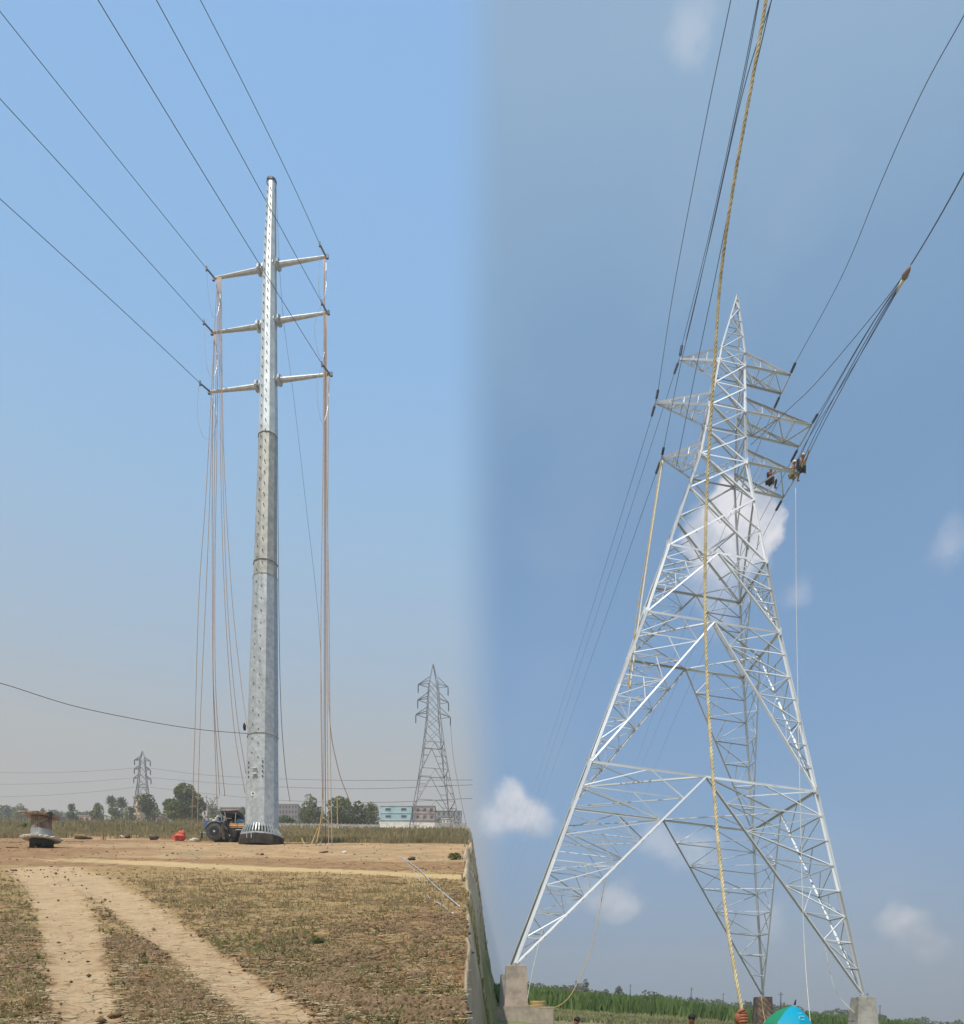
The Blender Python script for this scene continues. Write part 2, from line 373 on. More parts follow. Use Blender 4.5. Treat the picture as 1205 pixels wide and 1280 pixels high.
def make_ground():
    rows = [-60,-30,-15,-8,-4,-1,1,2.5,3.5]
    d = 4.3
    while d < 62: rows.append(d); d *= 1.0105
    while d < 445: rows.append(d); d *= 1.035
    rows += [CREST, 460, 500, 560, 650, 800, 1000, 1300]
    rows = sorted(set(rows))
    qs = list(np.linspace(-3.2, -.7, 14)) + list(np.linspace(-.68, -.04, 215)) + list(np.linspace(-.034, .03, 40)) + list(np.linspace(.036, .7, 80)) + list(np.linspace(.8, 3.2, 12))
    V = []; A = [[] for _ in range(6)]
    for Y in rows:
        dm = math.sqrt(Y*Y+9)
        for q in qs:
            X = q*dm
            t = side(X, Y); z = gz(X, Y, t)
            mk = masks(X, Y, t)
            if 3 < Y < 75 and -.75 < q < .7 and t < .6:
                rough = (1-min(1, mk[0]*1.2))*(1-min(1, mk[1]))
                near = .5 + .5*min(1, 14/Y)
                z += .055*rough*near*fb(X, Y, 1.6, 5, 1.) + .02*fb(X, Y, .5, 2, 2.) - .035*mk[0]
            elif t > .6 and Y > 3: z += .12*fb(X, Y, .2, 3, 1.)
            if mk[4] > 0: z += mk[4]*.10*min(30, abs(Y))*fb(X*2+z, Y, .35, 5, 4.)*.5
            V.append((X, Y, z))
            for a, v in zip(A, mk): a.append(v)
    nq = len(qs); nrw = len(rows)
    I = np.arange(nq*nrw).reshape(nrw, nq)
    Q = np.stack([I[:-1,:-1].ravel(), I[:-1,1:].ravel(), I[1:,1:].ravel(), I[1:,:-1].ravel()], 1)
    me = fastmesh('ground', V, Q, ground_material(), dict(zip(('path','yellow','bare','weed','bank','rightfield'), A)))
    me.polygons.foreach_set('use_smooth', [True]*len(me.polygons))
    o = link('ground', me); tag(o, kind='structure'); return o
make_ground()

# ---- scattered cover of the near field
def scatter(name, n, yr, test, shape, m, label, cat, xr=(-60, 600)):
    """n random spots of the left field, shape(n) gives per-item local vertices"""
    P = []; S = []
    tries = 0
    while len(P) < n and tries < n*12:
        tries += 1
        px = rnd.uniform(*xr); py = rnd.uniform(*yr)
        if py - vl(px) < 8: continue
        p = GLp(px, py)
        t = side(p.x, p.y)
        if t > .05: continue
        mk = masks(p.x, p.y, t)
        k = test(p, mk, px, py)
        if rnd.random() < k:
            p.z = gz(p.x, p.y, t) - .01 + .02*fb(p.x, p.y, .5, 2, 2.) + .03*fb(p.x, p.y, 1.6, 3, 1.)
            P.append(p); S.append(1.)
    V = []; Fc = []; sh = []
    for p in P:
        v, f, s = shape(p)
        b = len(V); V += v; Fc += [tuple(b+i for i in ff) for ff in f]; sh += [s]*len(v)
    me = fastmesh(name, V, Fc, m, {'shade': sh}, tri=(len(Fc[0]) == 3))
    o = link(name, me); tag(o, label, cat, kind='stuff'); return o
def offroad(p, mk): return max(0, 1 - mk[0]*1.6)*max(0, 1-mk[1]*1.2)
def weed_shape(p):
    V = []; Fc = []
    sc = (.016 + .036*rnd.random()**1.7) * (1 + .02*p.y)
    green = 1. if rnd.random() < .33 + .7*fb(p.x, p.y, .5, 2, 7.) else rnd.random()*.4
    for k in range(rnd.randint(5, 8)):
        a = rnd.uniform(0, 6.28); l = sc*rnd.uniform(.6, 1.4); w = l*(.16 if green < .5 else .34); h = l*rnd.uniform(.35, 1.1)
        dx, dy = math.cos(a), math.sin(a); ox, oy = p.x+dx*l*.15, p.y+dy*l*.15; b = len(V)
        V += [(ox-dy*w*.4, oy+dx*w*.4, p.z), (ox+dy*w*.4, oy-dx*w*.4, p.z), (ox+dx*l*.6+dy*w, oy+dy*l*.6-dx*w, p.z+h*.75), (ox+dx*l, oy+dy*l, p.z+h)]
        Fc.append((b, b+1, b+2, b+3))
    return V, Fc, green*rnd.uniform(.7, 1)
def straw_shape(p):
    a = rnd.uniform(0, 3.14); l = (.025+.065*rnd.random()**1.3)*(1+.02*p.y); w = .0038*(1+.07*p.y); dx, dy = math.cos(a)*l, math.sin(a)*l; nx, ny = -math.sin(a)*w, math.cos(a)*w
    z = p.z+.012; h = rnd.uniform(0, .02)
    return [(p.x-dx-nx, p.y-dy-ny, z), (p.x+dx-nx, p.y+dy-ny, z+h), (p.x+dx+nx, p.y+dy+ny, z+h+.004), (p.x-dx+nx, p.y-dy+ny, z+.004)], [(0,1,2,3)], rnd.random()**2
OCT = [(1,0,0),(0,1,0),(-1,0,0),(0,-1,0),(0,0,1),(0,0,-1),]
def clod_shape(p):
    s = (.007+.024*rnd.random()**3+.012*max(0, -fb(p.x, p.y, .8, 3, 8.))*2)*(1+.03*p.y); a = rnd.uniform(0, 1.5)
    V = []
    for x, y, z in OCT:
        k = s*rnd.uniform(.6, 1.25)
        V.append((p.x+(x*math.cos(a)-y*math.sin(a))*k, p.y+(x*math.sin(a)+y*math.cos(a))*k, p.z+z*k*.75+s*.2))
    return V, [(0,1,4),(1,2,4),(2,3,4),(3,0,4),(1,0,5),(2,1,5),(3,2,5),(0,3,5)], rnd.random()
scatter('field_weeds', 13000, (1098, 1300), lambda p, mk, px, py: offroad(p, mk)*min(1, (.35+.9*max(0, fb(p.x, p.y, .55, 3, 3.)+.25)))*(1 if py > 1130 else .8), weed_shape, M['weed'], 'low grey green weeds and stubble over the near brown field', 'weeds')
scatter('straw_litter', 12000, (1085, 1300), lambda p, mk, px, py: .15+.85*offroad(p, mk), straw_shape, M['straw'], 'pale straw bits lying over the near field', 'straw')
scatter('soil_clods', 22000, (1098, 1300), lambda p, mk, px, py: .004+.99*offroad(p, mk)**2*min(1, .12+max(0, -fb(p.x, p.y, .8, 3, 8.)+.05)*3.5), clod_shape, M['clod'], 'crumbly brown soil clods over the near field', 'soil')
scatter('site_rubble', 1500, (1046, 1098), lambda p, mk, px, py: .4*(1-mk[1]), clod_shape, M['clod'], 'small clods and rubble on the bare soil round the steel pole', 'rubble')

def big_clod(p):
    s = rnd.uniform(.015, .055)*(1+.02*p.y); V = []
    for x, y, z in OCT:
        k = s*rnd.uniform(.5, 1.4); V.append((p.x+x*k+rnd.uniform(-.3,.3)*s, p.y+y*k, p.z+z*k*.7+s*.15))
    return V, [(0,1,4),(1,2,4),(2,3,4),(3,0,4),(1,0,5),(2,1,5),(3,2,5),(0,3,5)], .4+.6*rnd.random()
def plough(p, mk, px, py):
    a = (1 if px < 75 and py > 1135 else 0) + (1 if px > 330 and py > 1150 else 0) + (.5 if 150 < px < 330 and py > 1190 else 0)
    return 0 if mk[0] > .05 else a*min(1, max(0, .15+2.2*fb(p.x, p.y, .9, 3, 12.)))
scatter('ploughed_clods', 3600, (1130, 1300), plough, big_clod, M['clod'], 'bigger dark ploughed clods turned up in patches of the near field', 'soil')
def blades(name, n, place, hgt, wid, m, label, cat):
    V = np.zeros((n*4, 3)); sh = np.zeros(n*4)
    for i in range(n):
        x, y, z, k = place()
        h = hgt*k*rnd.uniform(.55, 1.15); w = wid*rnd.uniform(.6, 1.3); a = rnd.uniform(-.9, .9); lx = rnd.uniform(-.35, .35)*h; ly = rnd.uniform(-.2, .2)*h
        dx, dy = math.cos(a)*w, math.sin(a)*w
        V[i*4] = (x-dx, y-dy, z-.1); V[i*4+1] = (x+dx, y+dy, z-.1); V[i*4+2] = (x+lx+dx*.25, y+ly+dy*.25, z+h); V[i*4+3] = (x+lx-dx*.6, y+ly-dy*.6, z+h*.85)
        sh[i*4:i*4+4] = rnd.random()
    o = link(name, fastmesh(name, V, np.arange(n*4).reshape(n, 4), m, {'shade': sh})); tag(o, label, cat, kind='stuff'); return o
def band(px0, px1, d0, d1, t, f=None):
    def g():
        while True:
            D = 1/rnd.uniform(1/d1, 1/d0); px = rnd.uniform(px0, px1); X = (px-CX)*D/F
            k = 1 if f is None else f(X, D, px)
            if k <= 0: continue
            if t == 0 and side(X, D) > .02: continue
            return X, D, gz(X, D, t), k
    return g
blades('dry_grass', 26000, band(-60, 590, 84, 150, 0, lambda X, D, px: (.35+1.0*max(0, .4+fb(X, D, .07, 3, 1.)))*(1 if px < 330 else .62)), 1.35, .10, M['drygrass'], 'tall dry olive grass in a band beyond the steel pole', 'grass')
blades('sparse_grass', 9000, band(-60, 590, 60, 86, 0, lambda X, D, px: 1 if fb(X, D, .10, 3, 2.) > .02 else 0), .42, .05, M['drygrass'], 'patches of short dry grass behind the work site', 'grass')
blades('verge_grass', 3200, band(-60, 590, 14, 30, 0, lambda X, D, px: 0 if seg_dist((X, D), LAT) < .95 or seg_dist((X, D), TRA) < 1.5 or seg_dist((X, D), TRB) < 1.5 or rnd.random() > .35+.8*fb(X, D, .3, 2, 5.) or D > 23.5 + 1.5*fb(X, 3., .2, 2) else 1), .085, .012, M['weed'], 'short grass along the near edge of the yellow lane', 'grass')
# right field
def bank_spot():
    while True:
        D = rnd.uniform(14, 150); q = rnd.uniform(Q0-.004, Q1); X = q*D; t = side(X, D)
        if .04 < t < .97 and fb(X*2, D, .3, 3, 3.) > .05: return X, D, gz(X, D, t)+.02, .15+.011*D
blades('bank_grass', 3600, bank_spot, .5, .035, M['drygrass'], 'tufts of dry grass on the steep earth bank at the field edge', 'grass')
blades('green_crop', 52000, band(600, 1300, 66, 190, 1, lambda X, D, px: .8+.5*fb(X, D, .06, 2, 3.) if D > 72+14*fb(X, 1., .04, 2, 1.) else 0), 1.8, .13, M['crop'], 'dense bright green crop filling the far field under the lattice tower', 'crop')
blades('yellowed_grass', 16000, band(600, 1300, 44, 76, 1, lambda X, D, px: .5+.6*max(0, fb(X, D, .08, 2, 1.)) if fb(X, D, .05, 2, 6.) > -.25 else 0), .55, .06, M['crop_dry'], 'short yellow green grass in front of the crop', 'grass')

# ------------------------------------------------------------------ trees
def leaves_mesh(centers, n, size, m, name):
    V = np.zeros((n*4, 3)); sh = np.zeros(n*4)
    cw = [c[1][0]*c[1][2] for c in centers]; cum = np.cumsum(cw)/sum(cw)
    for i in range(n):
        j = int(np.searchsorted(cum, rnd.random())); c, r = centers[min(j, len(centers)-1)]
        while True:
            u = Vector((rnd.uniform(-1,1), rnd.uniform(-1,1), rnd.uniform(-1,1)))
            if .25 < u.length < 1: break
        if u.length < .7: u = u.normalized()*rnd.uniform(.65, 1.02)
        p = c + Vector((u.x*r[0], u.y*r[1], u.z*r[2]))
        a = Vector((rnd.gauss(0,1), rnd.gauss(0,1), rnd.gauss(0,.6))).normalized(); b = a.orthogonal().normalized(); b.rotate(Quaternion(a, rnd.uniform(0, 6.28)))
        s = size*rnd.uniform(.5, 1.3)
        for k, q in enumerate((a*s, b*s*.7, -a*s, -b*s*.7)): V[i*4+k] = p+q
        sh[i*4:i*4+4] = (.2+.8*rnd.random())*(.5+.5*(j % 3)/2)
    return fastmesh(name, V, np.arange(n*4).reshape(n, 4), m, {'shade': sh})
def tree(label, px, ytop, ybase, wpx, D, m='leaf', n=1100, right=False, group=None, slim=1., name='field_tree', bare=0.):
    base = (GR if right else GL)(px, D); wpx = wpx*1.13
    top = W(px, ytop, D).z; H = top-base.z; wd = wpx*D/F/2
    root = empty(name, base); tag(root, label, 'tree', group)
    tm = MB(); cl = []
    th = H*.42
    tm.tube([base-Vector((0,0,.3)), base+Vector((wd*.04,0,th*.6)), base+Vector((-wd*.03,0,H*.72))], [H*.03, H*.022, H*.008], 7)
    k = max(6, int(8+wd))
    for i in range(k):
        a = 6.28*i/k + rnd.uniform(-.3,.3); rr = rnd.uniform(.25, .62)*wd; zz = base.z+H*rnd.uniform(.20, .80)
        f = 1-.55*max(0, (zz-base.z)/H-.45)/.5
        c = Vector((base.x+math.cos(a)*rr*f, base.y+math.sin(a)*rr*f, zz))
        r = wd*rnd.uniform(.36, .54)*slim; rz = H*rnd.uniform(.13, .21)
        c.z = min(c.z, top-rz*.8); cl.append((c, (r, r, rz)))
        s = base+Vector((0,0,H*rnd.uniform(.25,.5)))
        tm.tube([s, (s+c)/2+Vector((0,0,-.05*H)), c], [H*.012, H*.009, H*.004], 5)
    cl.append((Vector((base.x+rnd.uniform(-.15,.15)*wd, base.y, top-H*.16)), (wd*.38, wd*.38, H*.16)))
    tm.build('trunk', M['bark'], root, True)
    if bare < 1:
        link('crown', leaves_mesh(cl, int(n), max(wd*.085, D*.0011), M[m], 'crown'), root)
    return root
G1 = 'trees along the far edge of the dry field'
TL = [('broad leafy tree just left of the steel pole, the largest of the row', 231, 979, 1024, 50, 200, 'leaf', 3600),
      ('dark rounded tree in front of the far lattice tower with short arms', 184, 991, 1025, 27, 215, 'leaf_d', 2000),
      ('bright green round tree beneath the pair of fan palms', 143, 1004, 1024, 19, 230, 'leaf', 1200),
      ('pale green round tree second left of the two fan palms', 121, 1003, 1023, 19, 240, 'leaf', 1200),
      ('small round dark tree right of the wooden cable drum', 90, 1004, 1023, 15, 240, 'leaf_d', 1000),
      ('hazy tree rising left of the cable drum', 24, 1004, 1023, 20, 330, 'leaf', 800),
      ('hazy low tree at the edge behind the cable drum', 8, 1006, 1023, 22, 350, 'leaf_d', 800),
      ('small cone shaped tree right above the cable drum', 53, 1010, 1023, 8, 330, 'leaf_d', 500),
      ('low bush shaped tree between the round dark tree and the drum', 68, 1012, 1023, 14, 380, 'leaf_d', 500),
      ('olive low tree between the yellow house and the round dark tree', 162, 1008, 1025, 17, 240, 'leaf', 900),
      ('low tree partly hidden at the left side of the steel pole', 302, 1008, 1028, 14, 240, 'leaf', 700),
      ('tall open topped tree right of the brown apartment block', 386, 992, 1030, 24, 180, 'leaf', 1900),
      ('dense tree behind the hanging ropes', 398, 1008, 1031, 20, 190, 'leaf_d', 1300),
      ('big spreading tree right of the hanging ropes', 424, 995, 1032, 34, 185, 'leaf', 2600),
      ('dark leafy tree between the spreading tree and the blue building', 446, 1001, 1033, 30, 190, 'leaf_d', 2100),
      ('crooked tree touching the left end of the blue building', 464, 1002, 1033, 22, 190, 'leaf', 1500),
      ('low hedge like tree under the brown apartment block', 357, 1020, 1030, 30, 200, 'leaf_d', 900),
      ('hazy tree tops between broad tree and the steel pole', 268, 1004, 1026, 24, 300, 'leaf', 800)]
for lb, px, yt, yb, w, D, m, n in TL: tree(lb, px, yt, yb, w, D, m, n, group=G1)
# bare winter tree behind the tractor
def bare_tree():
    base = GL(265, 210); H = W(265, 990, 210).z-base.z; root = empty('bare_tree', base); tag(root, 'leafless grey brown tree behind the tractor', 'tree')
    t = MB()
    def br(p, d, l, r, k):
        q = p+d*l; t.tube([p, (p+q)/2+Vector((rnd.uniform(-.05,.05)*l, 0, 0)), q], [r, r*.8, r*.6], 4, False)
        if k > 0:
            for _ in range(3 if k > 1 else 4):
                e = (d+Vector((rnd.gauss(0,.55), rnd.gauss(0,.55), rnd.gauss(.1,.3)))).normalized(); br(q, e, l*rnd.uniform(.6,.85), r*.6, k-1)
    br(base, Vector((0,0,1)), H*.28, .28, 4)
    t.build('trunk', M['bark'], root)
bare_tree()
def palm(px, yt, yb, label):
    D = 300; base = GL(px, D); top = W(px, yt, D); root = empty('palm_tree', base); tag(root, label, 'palm tree', 'two fan palms')
    MB().tube([base, (base+top)/2, top-Vector((0,0,1.5))], [.3,.22,.2], 7).build('trunk', M['bark'], root, True)
    c = top-Vector((0,0,2.0)); V = []; n = 120; sh = []
    for i in range(n):
        u = Vector((rnd.gauss(0,1), rnd.gauss(0,1), rnd.gauss(.15,1))).normalized(); s = u.orthogonal().normalized()*.22; e = c+u*rnd.uniform(2.2,3.0)
        V += [c, c+u*1.5+s, e, c+u*1.5-s]; sh += [rnd.random()*.4]*4
    link('crown', fastmesh('crown', V, np.arange(n*4).reshape(n,4), M['leaf_d'], {'shade': sh}), root)
palm(139.5, 996, 1022, 'slim fan palm with a ball crown, the nearer to the cable drum of two')
palm(152, 998, 1022, 'slim fan palm with a ball crown beside the olive low tree')
# right side trees, tiny on the horizon
for lb, px, yt, w, D, n in [('small dark tree with a split crown above the green crop', 732, 1223, 11, 230, 500), ('dark bush on the horizon right of the left concrete footing', 703, 1231, 17, 300, 400),
        ('pair of small trees on the crop horizon beside a thin post', 773, 1232, 14, 260, 500), ('pale low tree on the crop horizon', 757, 1236, 10, 300, 250), ('dark wide bush on the horizon left of the twisted rope', 821, 1240, 20, 260, 500),
        ('hazy low bush on the horizon near the brown footing', 936, 1253, 14, 320, 300), ('hazy bush on the horizon right of the umbrella', 1053, 1266, 14, 320, 300)]:
    tree(lb, px, yt, 0, w, D, 'leaf_d', n, right=True, group='small trees on the crop horizon')
def treeline():
    cl = []
    for i in range(240):
        px = rnd.uniform(640, 1230); D = rnd.uniform(330, 410); b = GR(px, D); h = rnd.uniform(1.2, 3.4)*(1.2+.8*fb(px*.03, 0, 1., 2))
        cl.append((b+Vector((0,0,h*.5)), (rnd.uniform(2,5), 2., h*.7)))
    for i in range(150):
        px = rnd.uniform(-30, 560); D = rnd.uniform(380, 425); b = GL(px, D); h = rnd.uniform(2., 4.6)*(1.2+.8*fb(px*.02, 5, 1., 2))
        cl.append((b+Vector((0,0,h*.5)), (rnd.uniform(2,6), 2., h*.7)))
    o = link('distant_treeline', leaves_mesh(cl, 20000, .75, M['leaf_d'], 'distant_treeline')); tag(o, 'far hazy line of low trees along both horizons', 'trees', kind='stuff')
treeline()

# ------------------------------------------------------------------ buildings
def building(name, label, px0, px1, ytop, D, depth, wallc, floors, cols, trim=None, base=None, wincol=(.03,.035,.05), winh=.45, winw=.22, group=None, roofc=None, bands=True):
    m = mat(name+'_wall', wallc, .85, 0, .12, .3); mt = mat(name+'_trim', trim or tuple(min(.8, c*1.3) for c in wallc), .8, 0, .1, .3); mw = mat(name+'_glass', wincol, .3, 0, .2, .5, spec=.5)
    a = W(px0, ytop, D); b = W(px1, ytop, D); z0 = min(gz(a.x, D, 0), gz(b.x, D, 0))-.5; H = a.z-z0; wd = b.x-a.x
    root = empty(name, ((a.x+b.x)/2, D+depth/2, z0)); tag(root, label, 'building', group)
    MB().box(((a.x+b.x)/2, D+depth/2, z0+H/2), (wd, depth, H)).build('wall', m, root)
    MB().box(((a.x+b.x)/2, D+depth/2, a.z+.15), (wd+.5, depth+.5, .3)).build('roof', mt, root)
    fh = (H-.5)/floors
    wm = {}
    for f in range(floors):
        if bands and f > 0: MB().box(((a.x+b.x)/2, D-.12, z0+.5+f*fh), (wd+.2, .24, .22)).build('floor_band', mt, root)
        for c in range(cols):
            x = a.x+wd*(c+.5)/cols+rnd.uniform(-.1,.1); z = z0+.5+fh*(f+.52); w_, h_ = wd/cols*winw*2, fh*winh
            fr = MB().box((x, D-.05, z), (w_+.3, .14, h_+.3)).build('window', mt, root)
            MB().box((x, D-.14, z), (w_, .06, h_)).build('pane', mw, fr)
    return root
building('apartment_building', 'light blue three storey block with small square windows', 475, 514, 1007.5, 330, 10, (.33,.50,.55), 3, 2, trim=(.46,.60,.64), winh=.32, winw=.17)
building('apartment_building', 'pinkish brown three storey block beside the light blue one', 517.5, 543, 1008, 332, 10, (.36,.29,.26), 3, 3, trim=(.28,.23,.21), winh=.36, winw=.2)
building('apartment_building', 'brown apartment block with rows of openings right behind the steel pole', 344, 371.5, 1005.5, 380, 12, (.27,.22,.21), 4, 7, trim=(.34,.30,.29), winh=.55, winw=.27)
building('farm_house', 'cream house showing behind the dark tree and far tower', 166, 175, 997, 300, 6, (.66,.54,.34), 3, 2, trim=(.5,.3,.2), winh=.3, winw=.2)
building('farm_house', 'low whitish house below the olive tree', 151, 164, 1011, 300, 6, (.55,.53,.42), 1, 3, trim=(.6,.6,.55))
building('white_house', 'white two storey house at the right of the pinkish block', 552, 566, 1024, 320, 6, (.68,.66,.62), 2, 3, trim=(.6,.58,.55), winh=.3, winw=.18)
building('storage_shed', 'plain white shed in front of the pinkish block', 540, 557, 1030, 290, 5, (.72,.70,.66), 1, 1, trim=(.6,.58,.55), winh=.05, winw=.05, bands=False)
building('hazy_house', 'dull grey house behind the white house', 545, 576, 1014, 400, 8, (.26,.27,.26), 3, 5, trim=(.3,.3,.3))
building('brick_house', 'low house with a red brown roof above the tractor', 275, 298, 1010, 330, 8, (.38,.28,.24), 1, 5, trim=(.32,.18,.14))
building('village_house', 'small pale house glimpsed left of the tractor', 249, 262, 1012, 330, 8, (.52,.50,.50), 2, 3, trim=(.5,.48,.47))
building('village_house', 'long low red roofed shed near the cable drum horizon', 92, 118, 1020, 330, 6, (.5,.38,.34), 1, 4, trim=(.4,.28,.24))
building('brick_hut', 'tiny dark brick hut below the dark rounded tree', 188, 201, 1020.5, 230, 4, (.30,.22,.18), 1, 2, trim=(.32,.25,.2), bands=False)
# boundary wall below the buildings
def bwall():
    a = W(473, 0, 250); b = W(583, 0, 250); root = empty('boundary_wall', ((a.x+b.x)/2, 250, gz(a.x, 250, 0))); tag(root, 'long pale boundary wall in front of the light blue block', 'wall')
    n = 11; gap = .06
    me = None
    for i in range(n):
        x0 = a.x+(b.x-a.x)*i/n; x1 = a.x+(b.x-a.x)*(i+1)/n
        z = gz((x0+x1)/2, 250, 0); MB().box(((x0+x1)/2, 250, z+.85), (x1-x0-gap, .25, 2.1)).build('panel', M['white'] if i < 7 else M['concrete_g'], root)
bwall()
def fence():
    a = W(338, 0, 150); root = empty('field_fence', (a.x, 150, gz(a.x, 150, 0))); tag(root, 'low grey field fence line running behind the dry grass right of the pole', 'fence')
    n = 24
    for i in range(n+1):
        px = 346+ (474-346)*i/n; p = GL(px, 172); MB().box(p+Vector((0,0,.6)), (.14,.14,1.6)).build('post', M['concrete_g'], root)
        if i < n:
            q = GL(346+(474-346)*(i+1)/n, 172)
            MB().box((p+q)/2+Vector((0,0,.95)), ((q-p).x-.15, .08, .5)).build('rail', M['concrete_g'], root)
fence()

# ------------------------------------------------------------------ wires and ropes
def spline(pts, seg=10):
    P = [Vector(p) for p in pts]; out = []
    if len(P) == 3:
        a, b, c = P; d1 = (b-a).length; t1 = d1/(d1+(c-b).length)
        for k in range(seg*3+1):
            t = k/(seg*3)
            out.append(a*((t-t1)*(t-1)/t1) + b*(t*(t-1)/(t1*(t1-1))) + c*(t*(t-t1)/(1-t1)))
        return out
    E = [P[0]*2-P[1]]+P+[P[-1]*2-P[-2]]
    for i in range(1, len(E)-2):
        p0, p1, p2, p3 = E[i-1:i+3]
        for k in range(seg):
            t = k/seg
            out.append(.5*((2*p1)+(p2-p0)*t+(2*p0-5*p1+4*p2-p3)*t*t+(3*p1-p0-3*p2+p3)*t**3))
    out.append(P[-1]); return out
def wire(name, label, cat, pts, r, m, group=None, ext=0, n=5, parent=None, seg=10):
    P = spline([W(*p) for p in pts], seg)
    if ext: d = (P[-1]-P[-2]).normalized(); P.append(P[-1]+d*ext)
    o = MB().tube(P, r, n).build(name, M[m], parent, True)
    if parent is None: tag(o, label, cat, group)
    return o, P
def insulator(a, b, r, parent=None, label=None, group=None):
    prof = [(0, r*.3), (.04, r*.3)]; k = 9
    for i in range(k):
        t0 = .08+.84*i/k; prof += [(t0, r*.4), (t0+.02, r), (t0+.05, r*.9), (t0+.07, r*.4)]
    prof += [(.96, r*.3), (1, r*.3)]
    o = MB().lathe(a, b, prof, 10).build('insulator_string', M['porcelain'], parent, True)
    if parent is None: tag(o, label, 'insulator', group)
    return o

# ------------------------------------------------------------------ the steel monopole
PD = 54.
def pole():
    base = W(326.5, 1050, PD); root = empty('transmission_pole', base); tag(root, 'tall tapered galvanised steel pole with six side arms on a black plinth', 'pole')
    k = PD/F
    S = [(228,339,10.5),(330,336.6,16.5),(420,335.6,19.5),(547,334.3,23),(724,331,29),(922,328,36.5),(1037,326.8,40.5)]
    def sec(y0, y1, m, name='shaft_section', grow=0.):
        n = 10; rr = []; ys = [y for y, _, _ in S if y0 < y < y1]; ys = [y0]+ys+[y1]; vs = []
        for y in ys:
            c = np.interp(y, [s[0] for s in S], [s[1] for s in S]); w = np.interp(y, [s[0] for s in S], [s[2] for s in S])*(1+grow)
            p = W(c, y, PD); r = w*k/2/math.cos(math.pi/n)*.985
            vs += [p+Vector((math.cos(2*math.pi*(j+.15)/n)*r, math.sin(2*math.pi*(j+.15)/n)*r, 0)) for j in range(n)]
        kk = len(ys); mb = MB()
        mb.add(vs, [(i*n+j, (i+1)*n+j, (i+1)*n+(j+1)%n, i*n+(j+1)%n) for i in range(kk-1) for j in range(n)]+[tuple(range(n)), tuple((kk-1)*n+j for j in range(n))[::-1]])
        return mb.build(name, m, root)
    sec(228, 547, M['galv_bright']); sec(546, 724, M['galv_dull'], grow=-.03); sec(724, 922, M['galv'], grow=.01); sec(921, 1037, M['galv'], grow=-.01)
    for y in (547, 724, 922, 706): sec(y-.4, y+.4, M['galv_dull'] if y != 922 else M['galv'], 'joint_ring', .045)
    sec(226.3, 229, M['wire'], 'top_cap', .16)
    # step bolts in two staggered rows on the lit face
    bm = MB().tube([(0,.03,0),(0,-.09,0),(0,-.09,.04)], .032, 5).mesh('step_bolt', M['wire'])
    y = 236.; i = 0
    while y < 955:
        c = np.interp(y, [s[0] for s in S], [s[1] for s in S]); w = np.interp(y, [s[0] for s in S], [s[2] for s in S])
        for sgn in (-1, 1):
            yy = y + (0 if sgn < 0 else 6); xo = c - w*.12 + sgn*(1.2+w*.075)
            p = W(xo, yy, PD); p.y = PD - math.sqrt(max(0, (w*k/2)**2-((xo-c)*k)**2))*.95
            o = link('step_bolt', bm, root); o.location = p; o.matrix_parent_inverse = Matrix.Translation(-base)
        y += 9.2+.012*(y-236); i += 1
    # base cone with gussets, plinth
    c = W(326.2, 1045.5, PD); n = 40; r0 = 20.4*k; r1 = 25.*k
    MB().lathe(W(326.2,1047.3,PD), W(326.2,1045.3,PD), [(0,r1*1.02),(1,r1*1.02)], 32).build('base_flange', M['galv'], root)
    zb = W(0,1045.3,PD).z; zt = W(0,1033.5,PD).z
    g = MB().add([(r0*.93,-.025,0),(r1,-.025,0),(r1,-.025,.12),(r0*1.0,-.025,zt-zb),(r0*.93,.025,0),(r1,.025,0),(r1,.025,.12),(r0*1.0,.025,zt-zb)], [(0,1,2,3),(7,6,5,4),(0,4,5,1),(1,5,6,2),(2,6,7,3),(3,7,4,0)]).mesh('gusset', M['galv'])
    for j in range(n):
        o = link('gusset', g, root); o.location = (c.x, PD, zb); o.rotation_euler = (0,0,2*math.pi*j/n); o.matrix_parent_inverse = Matrix.Translation(-base)
    MB().lathe(W(325.8,1060,PD), W(325.8,1047.3,PD), [(0,28.8*k),(.9,28.2*k),(1,27.4*k)], 8).build('plinth', M['plinth'], root)
    for xx, yy in ((316.5,1051),(322,1051)): MB().box(W(xx, yy, PD)+Vector((0,-28.9*k*.97,0)), (.05,.05,.35)).build('drip_stain', M['galv'], root)
    # sign and rungs near the bottom
    def front(px, y):
        cc = np.interp(y, [s[0] for s in S], [s[1] for s in S]); w = np.interp(y, [s[0] for s in S], [s[2] for s in S]); p = W(px, y, PD); p.y = PD-math.sqrt(max(.01, (w*k/2)**2-((px-cc)*k)**2)); return p
    s = MB().box(front(321.5,998)+Vector((0,-.02,0)), (.30,.05,.28)).build('number_plate', M['white'], root)
    MB().box(front(321.5,998)+Vector((0,-.055,.02)), (.09,.02,.11)).build('plate_mark', M['dark'], s)
    for y in (966.5, 973.5): MB().box(front(323,y)+Vector((0,-.1,0)), (.36,.12,.09)).build('rung', M['galv_bright'], root)
    for y in (958,964,970,976):
        for x in (314.5, 333): MB().box(front(x,y)+Vector((0,-.02,0)), (.07,.08,.12)).build('bracket', M['wire'], root)
    mb = MB()
    mb.blob(W(310,915,PD)+Vector((0,-.9,0)), (.11,.10,.24), 3, .3).build('wire_knot', M['dark'], root)
    # six arms
    tips = [((268,348),(325,337.3),1),((266,416),(323.6,408),1),((262.5,490),(322,483),1),((407,321),(346.5,331),-1),((408.5,391),(347.5,401),-1),((412,468),(348,475.5),-1)]
    T = []
